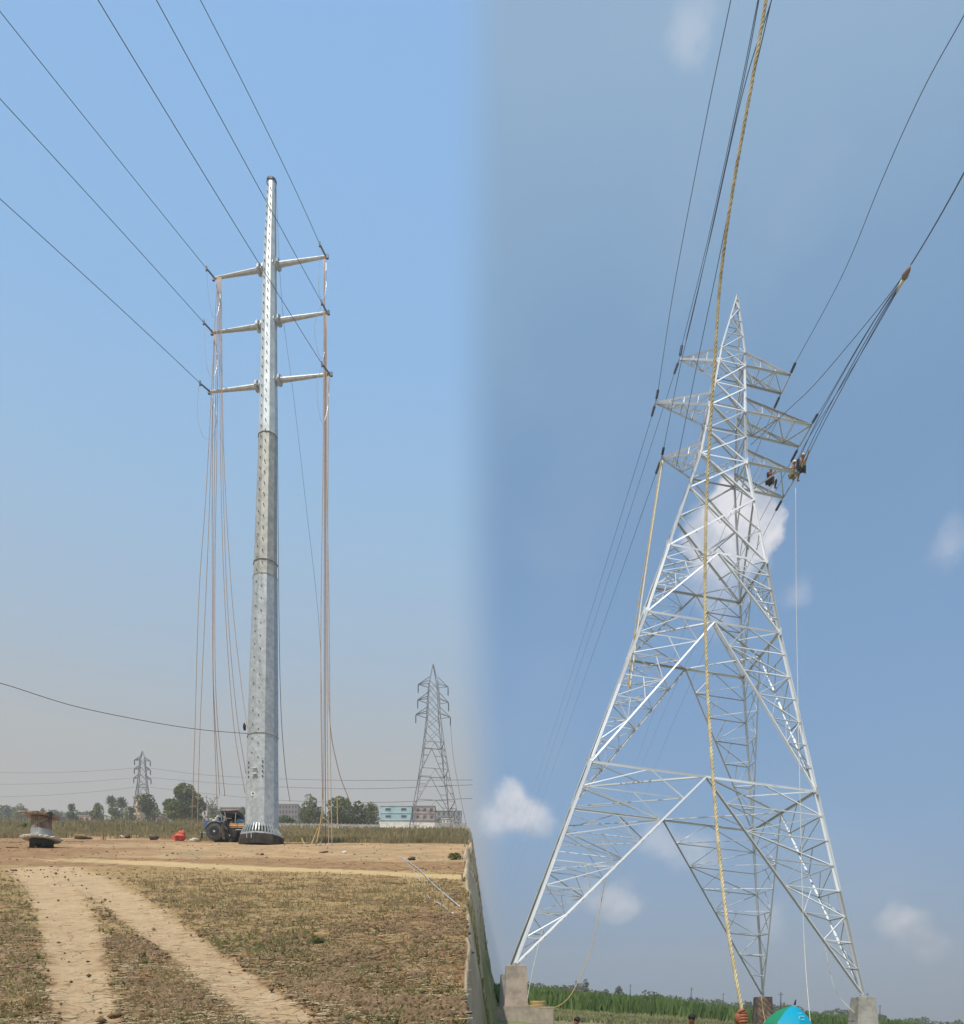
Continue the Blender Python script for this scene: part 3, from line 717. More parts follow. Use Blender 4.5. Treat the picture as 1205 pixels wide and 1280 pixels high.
    for (tx,ty),(ax,ay),s in tips:
        a = W(ax, ay, PD+.1*s); b = W(tx, ty, PD+.75*s)
        cen = W(336, ay-(-1 if s < 0 else 1)*-1.5, PD)
        arm = MB().tube([a, (a+b)/2, b], [.18,.135,.09], 8).build('arm', M['galv'], root)
        d = (b-a).normalized()
        MB().lathe(a-d*.02, a+d*.14, [(0,.36),(1,.36)], 12).build('flange', M['galv'], arm)
        MB().lathe(a-d*.34, a-d*.20, [(0,.34),(1,.34)], 12).build('flange', M['galv'], arm)
        MB().lathe(a-d*.9, a, [(0,.16),(1,.16)], 8).build('stub', M['galv'], arm)
        MB().box(b+d*.1, (.16,.14,.28)).build('tip_plate', M['wire'], arm)
        T.append(b)
    return T
TIPS = pole()

# conductors on the pole: dead-end hardware, wire toward and above the camera
def conductor(tip, pts, label, group):
    root = empty('conductor', tip); tag(root, label, 'power line', group)
    Pm = [tuple(p) for p in pts]
    o, P = wire('wire', None, None, Pm, .019, 'wire', parent=root, ext=60, seg=14)
    a = tip; b = P[0]
    insulator(a, b, .065, root)
    MB().box(b, (.10,.10,.34)).build('clamp', M['wire'], root)
gC = 'conductors rising from the arms of the steel pole'
spec = [((257.5,335.5,52),(120,165,41),(0,15,34), 'upper conductor from the left arms of the steel pole'),
        ((254,403,52),(122,257,42),(0,124,36), 'middle conductor from the left arms of the steel pole'),
        ((249.5,479,52),(120,358,43),(0,249,38), 'lower conductor from the left arms of the steel pole'),
        ((399,305,50.5),(318,133,40),(250,0,35), 'upper conductor from the right arms of the steel pole'),
        ((401.5,378,50.5),(333,253,41),(195,0,31), 'middle conductor passing in front of the pole top'),
        ((402,455,50.5),(325,332,42),(122,0,29), 'lower conductor crossing the pole between the upper arms')]
for tip, (a, b, c, lb) in zip(TIPS, spec): conductor(tip, (a, b, c), lb, gC)
# jumper loops
for k, (tip, pts, lb) in enumerate([(0, [(258,338,53),(260.5,372,53.5),(266,396,54),(272,390,54.4),(275,366,54.6),(274,352,54.8)], 'bright jumper loop below the top left arm tip'),
        (1, [(255,405,53),(257,450,53.5),(263,471,54),(269,466,54.4),(271,445,54.6),(267,418,54.8)], 'bright jumper loop below the middle left arm tip'),
        (2, [(248.5,480,53),(246,515,53.5),(252,543,54),(260,548,54.2),(267,542,54.4),(270,520,54.6),(264,492,54.8)], 'wide jumper loop below the lowest left arm tip'),
        (3, [(400,306,51),(398,350,51.5),(399,368,52),(403,374,52.6),(407,360,53),(407,323,53.4)], 'bright jumper loop below the top right arm tip'),
        (4, [(402,379,51),(393,405,51.5),(395,432,52),(401,448,52.6),(405,440,53),(408,394,53.4)], 'bright jumper loop below the middle right arm tip'),
        (5, [(403,456,51),(396,478,51.5),(397,508,52),(403,528,52.6),(409,510,53),(412,470,53.4)], 'bright jumper loop below the lowest right arm tip')]):
    wire('jumper_wire', lb, 'wire', pts, .015, 'alu', 'jumper loops on the steel pole arms')
# ropes of the pole
LABL = ['beige rope from the top left arm tip down to the rear of the tractor', 'beige rope from the top left arm ending just above the tractor canopy', 'outermost left beige rope falling to the ground beside the red tarpaulin',
    'beige rope from the middle left arm to the ground next to the outermost rope', 'beige rope slanting to the pole side low above the tractor', 'dark beige rope curving onto the pole below its lowest joint', 'beige rope that ends at the black knot on the pole', 'short beige rope from the middle left arm reaching the load on the tractor']
LABR = ['leftmost beige rope of the right bundle, running to the yellow tails', 'beige rope from the top right arm just left of the black taut cable', 'beige rope from the middle right arm just right of the black cable', 'rightmost beige rope of the right bundle reaching the ground', 'beige rope bowing away right from the right bundle']
gL = 'thin ropes hanging from the left arms of the steel pole'; lL = 'thin beige hauling rope in the left bundle beside the steel pole'
for _i, pts in enumerate([[(272,346.5,54.6),(268,560,54.5),(266.4,740,55),(266.5,860,56),(274,992,59.2)], [(273,346.5,54.6),(270.5,560,54.5),(268,740,55),(270,880,56),(280.6,995,59.2)],
            [(271,346.5,54.6),(258,600,54.5),(248.4,740,55),(243.5,900,56),(239,1042,57.5)], [(268,418,54),(261,640,54.5),(257,740,55),(250,900,56),(246,1043,57)],
            [(274,346.5,54.6),(275,560,54.5),(280,740,55),(291,900,56),(306,992,57)], [(275,346.5,54.6),(277,540,54.5),(283,740,55),(294,880,56),(307,967,57)],
            [(276,346.5,54.6),(279,560,54.5),(289,740,55),(301,855,55.4),(309.5,915,55)], [(267,420,54),(265,560,54.5),(265,740,55),(266,860,56),(271,1006,59)]]):
    wire('hauling_rope', LABL[_i], 'rope', pts, .025, 'rope_pink', gL)
gR = 'thin ropes hanging from the right arms of the steel pole'; lR = 'thin beige hauling rope in the right bundle beside the steel pole'
for _i, pts in enumerate([[(404.5,324,53),(403.5,560,53),(401,740,53),(400.5,880,53),(402,1010,53),(395,1057,52.8)], [(405.5,324,53),(405,560,53),(404.6,740,53),(404.5,900,53),(403,1030,53),(400,1057,52.8)],
            [(406.5,394,53),(407,560,53),(407.5,740,53),(408.5,900,53),(410,1040,53),(411,1057,52.6)], [(407.5,394,53),(408,600,53),(410.5,740,53),(412,900,53),(413.5,1000,53),(414.6,1057,52.6)],
            [(410,470,53),(409.5,600,53),(409,740,53),(411,890,53),(422,960,54),(436,1000,58)]]):
    wire('hauling_rope', LABR[_i], 'rope', pts, .028, 'rope_pink', gR)
wire('guy_cable', 'black taut cable in the right rope bundle beside the steel pole', 'cable', [(406,394,53),(406,700,53),(406,900,53),(406.5,1056,52.8)], .024, 'wire')
wire('guy_cable', 'dark cable running down the right edge of the steel pole and bowing out', 'cable', [(343,235,53.6),(346,500,53.2),(348,745,53),(350.5,880,53.5),(356,960,56),(362,1002,62)], .022, 'wire')
wire('guy_cable', 'faint slack wire from the pole top to the right rope bundle', 'cable', [(344.5,232,54),(352,380,54),(367,500,54),(383,640,54),(397,765,54),(401,850,54),(403,1000,53.6)], .012, 'wire')
for pts, lb in [([(399,1030,52),(393,1045,52),(388,1058,50)], 'yellow rope tail splayed left at the foot of the right bundle'), ([(402,1012,52.8),(398,1040,52.6),(394,1058,52)], 'yellow rope tail nearest the black cable foot'),
                ([(421,995,53),(421.3,1020,53),(421.5,1032,53)], 'single tan rope end standing right of the bundle'), ([(377,1048,52),(380,1055,51),(384,1060,50)], 'short dark rope end lying left of the yellow tails')]:
    wire('rope_tail', lb, 'rope', pts, .035, 'rope_tan')
wire('overhead_wire', 'single dark wire running in from the left to the knot on the steel pole', 'wire', [(-60,842,40),(0,854,43),(90,882,47),(180,901,50),(250,912,52),(309,917,53)], .022, 'wire', ext=0)
wire('fallen_wire', 'pair of loose white wire strands lying on the field at the right edge', 'wire', [(500,1072,0),(516,1084,0),(528,1102,0),(538,1122,0),(552,1130,0),(565,1141,0)] and [(498,1070,F*1.6/(1070-1029)),(514,1084,F*1.6/(1084-1029.5)),(526,1104,F*1.6/(1104-1029.5)),(536,1122,F*1.6/(1122-1029.5)),(550,1130,F*1.6/(1130-1029.5)),(566,1142,F*1.6/(1142-1029.5))], .014, 'alu')
wire('fallen_wire', 'outer loose white wire strand curving toward the field edge', 'wire', [(500,1071,F*1.6/(1072-1029)),(520,1084,F*1.6/(1086-1029.5)),(540,1104,F*1.6/(1106-1029.5)),(556,1118,F*1.6/(1120-1029.5)),(574,1133,F*1.6/(1135-1029.5))], .014, 'alu')

# ------------------------------------------------------------------ lattice towers
def angle_mesh(m, name):
    t = .14
    pr = [(0,0),(1,0),(1,t),(t,t),(t,1),(0,1)]
    pr = [(x-.3, y-.3) for x, y in pr]
    vs = [(x, y, 0) for x, y in pr]+[(x, y, 1) for x, y in pr]
    fs = [(i, (i+1)%6, (i+1)%6+6, i+6) for i in range(6)]+[(5,4,3,2,1,0),(6,7,8,9,10,11)]
    me = bpy.data.meshes.new(name); me.from_pydata(vs, [], fs); me.materials.append(m); me.update(); return me
ANG = angle_mesh(M['lattice'], 'steel_angle')
def bar(name, a, b, w, parent, inv, out=None, me=None):
    o = bpy.data.objects.new(name, me or ANG); col.objects.link(o)
    d = (b-a); L_ = d.length; d.normalize()
    ref = out if out is not None else Vector((.3,.9,.2))
    x = (ref-d*ref.dot(d)); x = x.normalized() if x.length > 1e-4 else d.orthogonal().normalized()
    y = d.cross(x)
    if name == 'leg':
        r45 = ((x+y).normalized(), (y-x).normalized()); x, y = -r45[0], -r45[1]
    else: x, y = y, -x      # one flange flat in the face, the other pointing inward
    Mx = Matrix((x*w, y*w, d*L_)).transposed().to_4x4(); Mx.translation = a
    o.parent = parent; o.matrix_parent_inverse = inv; o.matrix_basis = Mx; return o
TT = Vector((11.36, 48.672, 3.006+EYE)); TM = Matrix(((1.0598,.0043,.0971),(.1622,.8498,-.0478),(-.0814,.0364,.9938)))
HL = [0.0, 11.363, 20.752, 25.089, 31.329, 34.417, 37.174, 37.949, 41.52]
WL = [9.05, 6.15, 3.75, 2.783, 1.339, 1.009, 0.751, 0.693, 0.02]
def TP(u, v, h): return TT + TM @ Vector((u, v, h))
def wat(h): return float(np.interp(h, HL, WL))
def lerp(a, b, t): return a+(b-a)*t
CN = [(-1,-1),(1,-1),(1,1),(-1,1)]
def corner(i, h): w = wat(h); return TP(CN[i%4][0]*w, CN[i%4][1]*w, h)
def main_tower():
    base = TP(0,0,0); root = empty('lattice_tower', base); tag(root, 'huge galvanised lattice transmission tower with splayed legs and six crossarms', 'tower')
    inv = Matrix.Translation(-base)
    cen = lambda h: TP(0,0,h)
    def B(n, a, b, w, par=root, iv=inv):
        w *= .88; m = (a+b)/2; h = m.z
        o = m-(TT+TM@Vector((0,0,0))); c = TP(0,0,(h-TT.z)); return bar(n, a, b, w, par, iv, (m-c))
    # main legs
    for i in range(4):
        for k in range(8):
            n = max(1, int((HL[k+1]-HL[k])/4.5))
            for j in range(n):
                h0 = lerp(HL[k], HL[k+1], j/n); h1 = lerp(HL[k], HL[k+1], (j+1)/n)
                B('leg', corner(i, h0), corner(i, h1), [.20,.185,.17,.155,.14,.12,.10,.09][k])
        B('leg', corner(i, -.8*0), corner(i, 0)+Vector((0,0,-.7)), .3)
    # belts and inverted V panels
    for k, (nsub, wb, ws) in enumerate([(8,.135,.068),(7,.125,.064),(5,.11,.055)]):
        h0, h1 = HL[k], HL[k+1]
        for i in range(4):
            a0, b0, a1, b1 = corner(i,h0), corner(i+1,h0), corner(i,h1), corner(i+1,h1); m = (a1+b1)/2
            B('belt_bar', a1, m, wb+.02); B('belt_bar', m, b1, wb+.02)
            B('main_brace', a0, m, wb); B('main_brace', b0, m, wb)
            for (l0, l1) in ((a0, a1), (b0, b1)):
                prev = None
                for s in range(1, nsub):
                    t = s/nsub; pl = lerp(l0, l1, t); pb = lerp(l0, m, t)
                    B('horizontal_strut', pl, pb, ws)
                    if s > 0:
                        t0 = (s-1)/nsub
                        if s > 1: B('lacing_bar', lerp(l0, m, t0) if s % 2 else lerp(l0, l1, t0), pl if s % 2 else pb, ws)
                        if s >= nsub-4 and s > 1: B('redundant_bar', lerp(lerp(l0,l1,t),lerp(l0,m,t),.5), lerp(l0, m, (s-1)/nsub), ws*.8)
                B('lacing_bar', lerp(l0, l1, (nsub-1)/nsub), lerp(l1, m, .5), ws); B('lacing_bar', lerp(l0, m, (nsub-1)/nsub), lerp(l1, m, .5), ws)
        # inner struts between the two braces of one leg, plan bracing
        for i in range(4):
            l0 = corner(i, h0); mA = (corner(i,h1)+corner(i+1,h1))/2; mB = (corner(i,h1)+corner(i-1,h1))/2
            for s in range(1, nsub):
                B('inner_strut', lerp(l0, mA, s/nsub), lerp(l0, mB, s/nsub), ws*.85)
            B('plan_brace', mA, mB, wb*.75)
            B('plan_brace', corner(i,h1), lerp(mA, mB, .5), ws)
    # X panels
    def X(h0, h1, w, horiz=True):
        for i in range(4):
            B('cross_brace', corner(i,h0), corner(i+1,h1), w); B('cross_brace', corner(i+1,h0), corner(i,h1), w)
            if horiz: B('belt_bar', corner(i,h1), corner(i+1,h1), w*.8)
    hw = HL[3:5]
    hm = lerp(hw[0], hw[1], .62)
    X(hw[0], hm, .13, False); X(hm, hw[1], .11)
    for i in range(4):   # redundants of the big X
        c = (corner(i,hw[0])+corner(i+1,hw[0])+corner(i,hm)+corner(i+1,hm))/4
        for j in (i, i+1):
            B('redundant_bar', corner(j, lerp(hw[0], hm, .5)), lerp(corner(j, hw[0]), c, .55), .06)
            B('redundant_bar', corner(j, lerp(hw[0], hm, .5)), lerp(corner(j, hm), c, .5), .06)
            B('redundant_bar', corner(j, hm), c, .05)
    hx = [HL[4], lerp(HL[4],HL[5],.5), HL[5], lerp(HL[5],HL[6],.5), HL[6]]
    for a, b in zip(hx, hx[1:]): X(a, b, .085)
    X(HL[6], HL[7], .06)
    hp = [HL[7]+(HL[8]-HL[7])*f for f in (0,.3,.56,.78,.93)]
    for k, (a, b) in enumerate(zip(hp, hp[1:])):
        for i in range(4):
            B('peak_brace', corner(i+(k%2), a), corner(i+1-(k%2), b), .06); B('belt_bar', corner(i,b), corner(i+1,b), .055)
    B('peak_tip', TP(0,0,HL[8]-.25), TP(0,0,HL[8]+.15), .16)
    for i in range(4): B('plan_brace', corner(i,HL[4]), cen(HL[4]), .06)
    # gusset plates at the principal nodes
    gp = MB().box((0,0,0), (.55,.03,.5)).mesh('gusset_plate', M['lattice'])
    for k in (1,2,3,4,5,6):
        for i in range(4):
            o = link('gusset_plate', gp, root); o.location = corner(i, HL[k]); o.rotation_euler = (0,0,R(8+90*(i%2))); s = .5+.5*(1-k/7); o.scale = (s,s,s); o.matrix_parent_inverse = inv
    # crossarms
    tipsout = {}
    def arm(sgn, hb, ht, tip_u, tv, w, n):
        A = empty('crossarm', TP(sgn*wat(hb), 0, hb)); A.parent = root; A.matrix_parent_inverse = inv
        ai = world_of(A).inverted()
        def C(nm, a, b, ww): return bar(nm, a, b, ww, A, ai, Vector((0,-.3,1)))
        bf, bb = TP(sgn*wat(hb), -wat(hb), hb), TP(sgn*wat(hb), wat(hb), hb)
        tf, tb = TP(sgn*wat(ht), -wat(ht), ht), TP(sgn*wat(ht), wat(ht), ht)
        ef, eb = TP(sgn*tip_u, -tv if sgn > 0 else -.16, hb), TP(sgn*tip_u, tv*1.15 if sgn > 0 else -.16+.05, hb)
        C('chord', bf, ef, w); C('chord', bb, eb, w); C('chord', tf, ef, w*.95); C('chord', tb, eb, w*.95)
        if sgn > 0: C('chord', ef, eb, w)
        for s in range(1, n):
            t = s/n; pf, pb, qf, qb = lerp(bf,ef,t), lerp(bb,eb,t), lerp(tf,ef,t), lerp(tb,eb,t)
            t0 = (s-1)/n; of, ob = lerp(bf,ef,t0), lerp(bb,eb,t0)
            C('strut', pf, pb, w*.55); C('diagonal', (of if s%2 else ob), (pb if s%2 else pf), w*.55)
            C('strut', pf, qf, w*.5); C('strut', pb, qb, w*.5)
            C('diagonal', lerp(tf,ef,t0), pf, w*.5); C('diagonal', lerp(tb,eb,t0), pb, w*.5)
            C('strut', qf, qb, w*.45)
        C('diagonal', lerp(bf,ef,(n-1)/n) if n%2 else lerp(bb,eb,(n-1)/n), eb if n%2 else ef, w*.55)
        return ef, eb
    tipsout['tl'] = arm(-1, HL[6], HL[7], 2.97, .8, .10, 3); tipsout['tr'] = arm(1, HL[6], HL[7], 3.46, .78, .10, 3)
    hm5 = HL[5]+.28*(HL[6]-HL[5]); hm4 = HL[4]+.24*(HL[5]-HL[4])
    tipsout['ml'] = arm(-1, HL[5], hm5, 4.08, 1., .11, 4); tipsout['mr'] = arm(1, HL[5], hm5, 5.0, 1.0, .11, 4)
    tipsout['ll'] = arm(-1, HL[4], hm4, 3.4, 1.2, .11, 3); tipsout['lr'] = arm(1, HL[4], hm4, 4.45, 1.25, .11, 3)
    return tipsout
AT = main_tower()

# concrete footings of the tower
def frust(name, label, u, v, top, bw, tw, m, hgt, group):
    p = TP(u, v, 0); z0 = gz(p.x, p.y, 1)-.4
    z1 = p.z-.1
    mb = MB(); n = 6
    hsz = (z1-z0)
    mb.add([p+Vector((sx*w, sy*w, z-p.z)) for z, w in ((z0,bw),(z1-.04,tw),(z1,tw*.96)) for sx, sy in ((-1,-1),(1,-1),(1,1),(-1,1))],
           [(0,1,5,4),(1,2,6,5),(2,3,7,6),(3,0,4,7),(4,5,9,8),(5,6,10,9),(6,7,11,10),(7,4,8,11),(8,9,10,11),(3,2,1,0)])
    o = mb.build(name, m); tag(o, label, 'footing', group); o.rotation_euler = (0,0,0); return o
gF = 'concrete footings under the lattice tower legs'
frust('concrete_footing', 'pale concrete footing block under the nearest left tower leg', -9.05, -9.05, 0, .62, .52, M['concrete'], 2.4, gF)
frust('concrete_footing', 'grey footing half hidden behind the pale left one', -9.05, 9.05, 0, .62, .5, M['concrete_g'], 2.4, gF)
frust('concrete_footing', 'grey concrete footing under the right tower leg at the frame bottom', 9.05, -9.05, 0, .70, .46, M['concrete_g'], 2.4, gF)
frust('concrete_footing', 'brown stained footing beneath the dark middle tower leg', 9.05, 9.05, 0, .62, .52, M['concrete_b'], 2.4, gF)
p = TP(-9.05,-9.05,0)
zt = W(0,1258,p.y-2).z; a = W(604,1258,p.y-2); b = W(691,1258,p.y-2)
z0 = gz(p.x, p.y, 1)-.8
o = MB().box(((a.x+b.x)/2, p.y-.4, (zt+z0)/2), (b.x-a.x, 3.4, zt-z0), None).build('footing_slab', M['concrete']); tag(o, 'wide flat concrete slab under the left footing', 'slab')
# rope coils on the slab
mb = MB()
for k in range(5):
    pts = [Vector((p.x+1.05+math.cos(a_)*.34*(1+.1*rnd.random()), p.y-1.0+math.sin(a_)*.25, zt+.05+.05*k+.03*rnd.random())) for a_ in np.linspace(0, 6.3, 14)]
    mb.tube(pts, .035, 5)
o = mb.build('rope_coil', M['rope_tan'], None, True); tag(o, 'untidy tan rope coil lying on the slab beside the left footing', 'rope')

# tower insulators and lines
def pw(v): return (v.x/v.y*F+CX, YH-(v.z-EYE)/v.y*F, v.y)
gI = 'conductors leaving the lattice tower arms'
def dead_end(tip, ins_px, pts, label, r=.016, ext=0, ins_r=.085):
    D = tip.y; b = W(ins_px[0], ins_px[1], ins_px[2])
    root = empty('conductor', tip); tag(root, label, 'power line', gI)
    MB().tube([tip, lerp(tip, b, .25)], .03, 5).build('link_bar', M['wire'], root)
    insulator(lerp(tip, b, .2), b, ins_r, root)
    wire('wire', None, None, [(ins_px[0], ins_px[1], ins_px[2])]+pts, r, 'wire', parent=root, ext=ext)
dead_end(AT['tl'][0], (852,431,47), [(882,310,40),(922,125,30),(947,0,24)], 'conductor rising from the top left crossarm tip', ext=40)
dead_end(AT['ml'][0], (822.5,486,46), [(842,360,41),(880,160,32),(913,0,25)], 'conductor rising from the middle left crossarm tip', ext=40)
dead_end(AT['ll'][0], (829.5,558,46), [(849,462,43),(873,360,38),(925,120,28),(952,-20,23)], 'conductor rising from the lowest left crossarm tip', ext=40)
dead_end(AT['tl'][1], (842,468,52), [(702,900,170),(604,1180,700)], 'conductor sinking away from the top left crossarm')
dead_end(AT['ml'][1], (814,521,51), [(695,900,170),(596,1180,700)], 'conductor sinking away from the middle left crossarm')
dead_end(AT['ll'][1], (819,593,51), [(712,900,150),(612,1190,700)], 'conductor sinking away from the lowest left crossarm')
dead_end(AT['tr'][0], (994,453,45), [(1052,345,38),(1102,225,31),(1152,115,26),(1204,20,22)], 'conductor rising from the top right crossarm tip', ext=40)
dead_end(AT['mr'][0], (1022,517,44), [(1030,505,43.5),(1080,420,38),(1132,340,33)], 'conductor rising from the middle right crossarm tip to the pulley')
dead_end(AT['lr'][0], (997,573,46), [(1010,548,45),(1070,452,38),(1134,342,33.2)], 'conductor rising from the lowest right crossarm tip to the pulley', ins_r=.09)
dead_end(AT['tr'][1], (967,511,52), [(813,900,170),(726,1226,700)], 'conductor sinking away from the top right crossarm')
dead_end(AT['mr'][1], (988,578,51), [(825,900,150),(735,1228,700)], 'conductor sinking away from the middle right crossarm')
dead_end(AT['lr'][1], (969,639,52), [(838,910,150),(744,1229,700)], 'conductor sinking away from the lowest right crossarm')
for pts, lb in [([(857,425,46),(889,290,38),(927,120,29),(964,0,24)], 'thin earth wire rising just left of the twisted rope'), ([(845,583,46),(855,533,45),(875,435,41),(905,290,35),(930,150,30),(966,-10,24)], 'thin dark pilot line crossing the left crossarms')]:
    wire('earth_wire', lb, 'wire', pts, .018, 'wire', ext=40)
wire('hoist_line', 'slack line from the tower body to the high pulley at right', 'rope', [(938,556,47),(985,512,45),(1020,478,42),(1090,395,36),(1133,339,33)], .018, 'wire')
for dx, lb in ((0, 'left fall of the hoist tackle between the pulley and the crew'), (3.2, 'right fall of the hoist tackle between the pulley and the crew'), (-5, 'slack outer fall of the hoist tackle')):
    wire('hoist_line', lb, 'rope', [(996+dx, 590, 45),(1030+dx*1.2,520,42),(1092+dx*.8,408,36),(1133,343,33)], .020, 'wire', 'hoist tackle falls')
pa, pb = W(1120,366,33.6), W(1137,333,32.9)
rt = empty('pulley_block', pb); tag(rt, 'brown pulley block where the hoist lines meet the high cable', 'pulley')
MB().lathe(pb, lerp(pa,pb,.45), [(0,.04),(.2,.10),(.7,.14),(1,.07)], 10).build('block_body', M['concrete_b'], rt, True)
MB().tube([lerp(pa,pb,.5), pa], [.10,.04], 6).build('lashing', M['rope_wht'], rt, True)
wire('high_cable', 'single cable climbing to the right edge from the pulley block', 'cable', [(1138,331,32.9),(1160,295,30),(1205,215,25)], .028, 'wire', ext=40)
wire('drop_rope', 'pale vertical rope hanging from the crew on the right crossarm', 'rope', [(994,610,45),(995,760,43),(997.5,900,40),(1002,1100,36),(1006,1200,34),(1013,1285,30)], .015, 'rope_wht')
wire('drop_rope', 'pale thick rope from the lowest left crossarm tip down the leg', 'rope', [(828,575,47),(818,640,46.5),(806,720,46),(795,800,45),(787,860,44)], .055, 'rope_wht')
wire('drop_rope', 'yellowish rope strand lying against the pale thick rope', 'rope', [(826,574,47),(815,650,46.5),(800,740,46),(789,820,45),(785,852,44.5),(786.5,905-40,44)], .035, 'rope_tan')
wire('drop_rope', 'thin slack rope sagging from the left leg to the slab', 'rope', [(757,1095,42),(740,1180,40),(718,1235,38),(700,1256,37),(680,1260,36.6),(655,1256,36.8)], .022, 'rope_tan')
wire('drop_rope', 'thin pale line hanging behind the left footing', 'rope', [(678,1160,50),(668,1200,48),(661,1235,46),(658,1256,44)], .016, 'rope_wht')
wire('drop_rope', 'faint line bowing to the right footing', 'rope', [(1030,1180,44),(1041,1230,43),(1052,1250,43),(1068,1266,42)], .014, 'rope_wht')
wire('footing_rope', 'tan rope end draped over the brown footing', 'rope', [(951,1244,55),(953,1262,54.5),(956,1276,54.3),(957,1285,54.2)], .05, 'rope_tan')

# big twisted rope near the camera
def twisted():
    P = spline([W(*q) for q in [(958,-6,5.3),(940,100,5.4),(915,240,5.6),(900,350,5.8),(893,450,5.9),(886,560,6.0),(882,650,6.0),(881,760,5.9),(884,860,5.8),(890,960,5.6),(898,1060,5.4),(908,1150,5.2),(919,1220,5.05),(927,1264,5.0),(931,1300,4.95)]], 16)
    P = [P[0]+(P[0]-P[1]).normalized()*k for k in (12, 8, 4, 2)]+P
    # even resampling
    Ls = [0]
    for a, b in zip(P, P[1:]): Ls.append(Ls[-1]+(b-a).length)
    tot = Ls[-1]; st = .014; n = int(tot/st); arr = np.array([tuple(p) for p in P]); s = np.linspace(0, tot, n)
    C = np.stack([np.interp(s, Ls, arr[:,i]) for i in range(3)], 1)
    T = np.gradient(C, axis=0); T /= np.linalg.norm(T, axis=1)[:,None]
    U = np.cross(T, [0,1,0]); U /= np.linalg.norm(U, axis=1)[:,None]; Vv = np.cross(T, U)
    V = []; Q = []; m = 6; rs = .0070; ro = .0062
    for k in range(3):
        ph = 2*np.pi*s/.10 + .8*np.sin(s*1.7)+.5*np.sin(s*4.1) + k*2*np.pi/3
        c = C + ro*(1+.12*np.sin(s*9.3+k*2))[:,None]*(np.cos(ph)[:,None]*U+np.sin(ph)[:,None]*Vv)
        b = len(V)*0 + k*n*m
        for j in range(m):
            pass
        ring = np.stack([c + rs*(np.cos(2*np.pi*j/m)*U+np.sin(2*np.pi*j/m)*Vv) for j in range(m)], 1).reshape(-1, 3)
        V.append(ring); I = (np.arange(n*m).reshape(n, m))+b
        Q.append(np.stack([I[:-1], np.roll(I[:-1], -1, 1), np.roll(I[1:], -1, 1), I[1:]], -1).reshape(-1, 4))
    me = fastmesh('twisted_rope', np.concatenate(V), np.concatenate(Q), M['rope_yel']); me.polygons.foreach_set('use_smooth', [True]*len(me.polygons))
    o = link('twisted_rope', me); tag(o, 'thick yellow twisted rope hanging close in front of the lattice tower', 'rope')
twisted()

# far lattice pylons on the left
def far_pylon(label, px, ytop, ybase, D, wb, lv, arms, thick, insl):
    base = GL(px, D); base.z -= .3; top = W(px, ytop, D); H = top.z-base.z
    root = empty('far_pylon', base); tag(root, label, 'pylon', 'far lattice pylons'); inv = Matrix.Translation(-base)
    ang = R(12); cz, sz = math.cos(ang), math.sin(ang)
    def Q(u, v, f): return base+Vector((u*cz-v*sz, u*sz+v*cz, f*H))
    fs = [l[0] for l in lv]; ws = [l[1]*wb for l in lv]
    def cr(i, f): w = float(np.interp(f, fs, ws)); return Q(CN[i%4][0]*w, CN[i%4][1]*w, f)
    def B(n, a, b, w): return bar(n, a, b, w, root, inv, None, FARA)
    for i in range(4):
        for f0, f1 in zip(fs, fs[1:]): B('leg', cr(i,f0), cr(i,f1), thick*1.3)
    for k, (f0, f1) in enumerate(zip(fs, fs[1:])):
        for i in range(4):
            if k < 3:
                m = (cr(i,f1)+cr(i+1,f1))/2; B('main_brace', cr(i,f0), m, thick); B('main_brace', cr(i+1,f0), m, thick); B('belt_bar', cr(i,f1), cr(i+1,f1), thick)
                for s in (.25,.5,.75):
                    B('strut', lerp(cr(i,f0),cr(i,f1),s), lerp(cr(i,f0),m,s), thick*.7); B('strut', lerp(cr(i+1,f0),cr(i+1,f1),s), lerp(cr(i+1,f0),m,s), thick*.7)
            else:
                B('cross_brace', cr(i,f0), cr(i+1,f1), thick*.8); B('cross_brace', cr(i+1,f0), cr(i,f1), thick*.8)
    tips = []
    for f, al, hh in arms:
        for s in (-1, 1):
            A = empty('crossarm', Q(0,0,f)); A.parent = root; A.matrix_parent_inverse = inv; ai = world_of(A).inverted(); tp = Q(s*al*wb, 0, f); w = float(np.interp(f, fs, ws))
            for v in (-1, 1):
                bar('chord', Q(s*w, v*w, f), tp, thick, A, ai, None, FARA); bar('chord', Q(s*w*.95, v*w*.95, f+hh), tp, thick*.9, A, ai, None, FARA)
            e = tp-Vector((0,0,insl)); insulator(tp, e, thick*1.1 if insl < 3 else .16, A)
            tips.append(e)
    return tips
FARA = angle_mesh(M['far_steel'], 'far_steel_angle')
LV = [(0,1),(.17,.80),(.36,.56),(.52,.40),(.62,.32),(.69,.26),(.76,.24),(.83,.21),(.885,.17),(.99,.01)]
T2 = far_pylon('large hazy lattice pylon beside the pale buildings', 541, 828, 1042, 128, 3.9, LV, [(.69,.74,.04),(.775,.66,.04),(.865,.64,.04)], .095, 1.5)
T1 = far_pylon('small hazy lattice pylon behind the dark rounded tree', 177.5, 938, 1022, 300, 3.4, [(0,1),(.2,.8),(.4,.62),(.52,.5),(.6,.42),(.7,.36),(.8,.3),(.88,.25),(.99,.02)], [(.62,.92,.04),(.745,.86,.04),(.865,.84,.04)], .22, 2.1)
gW = 'faint power lines between the far pylons'
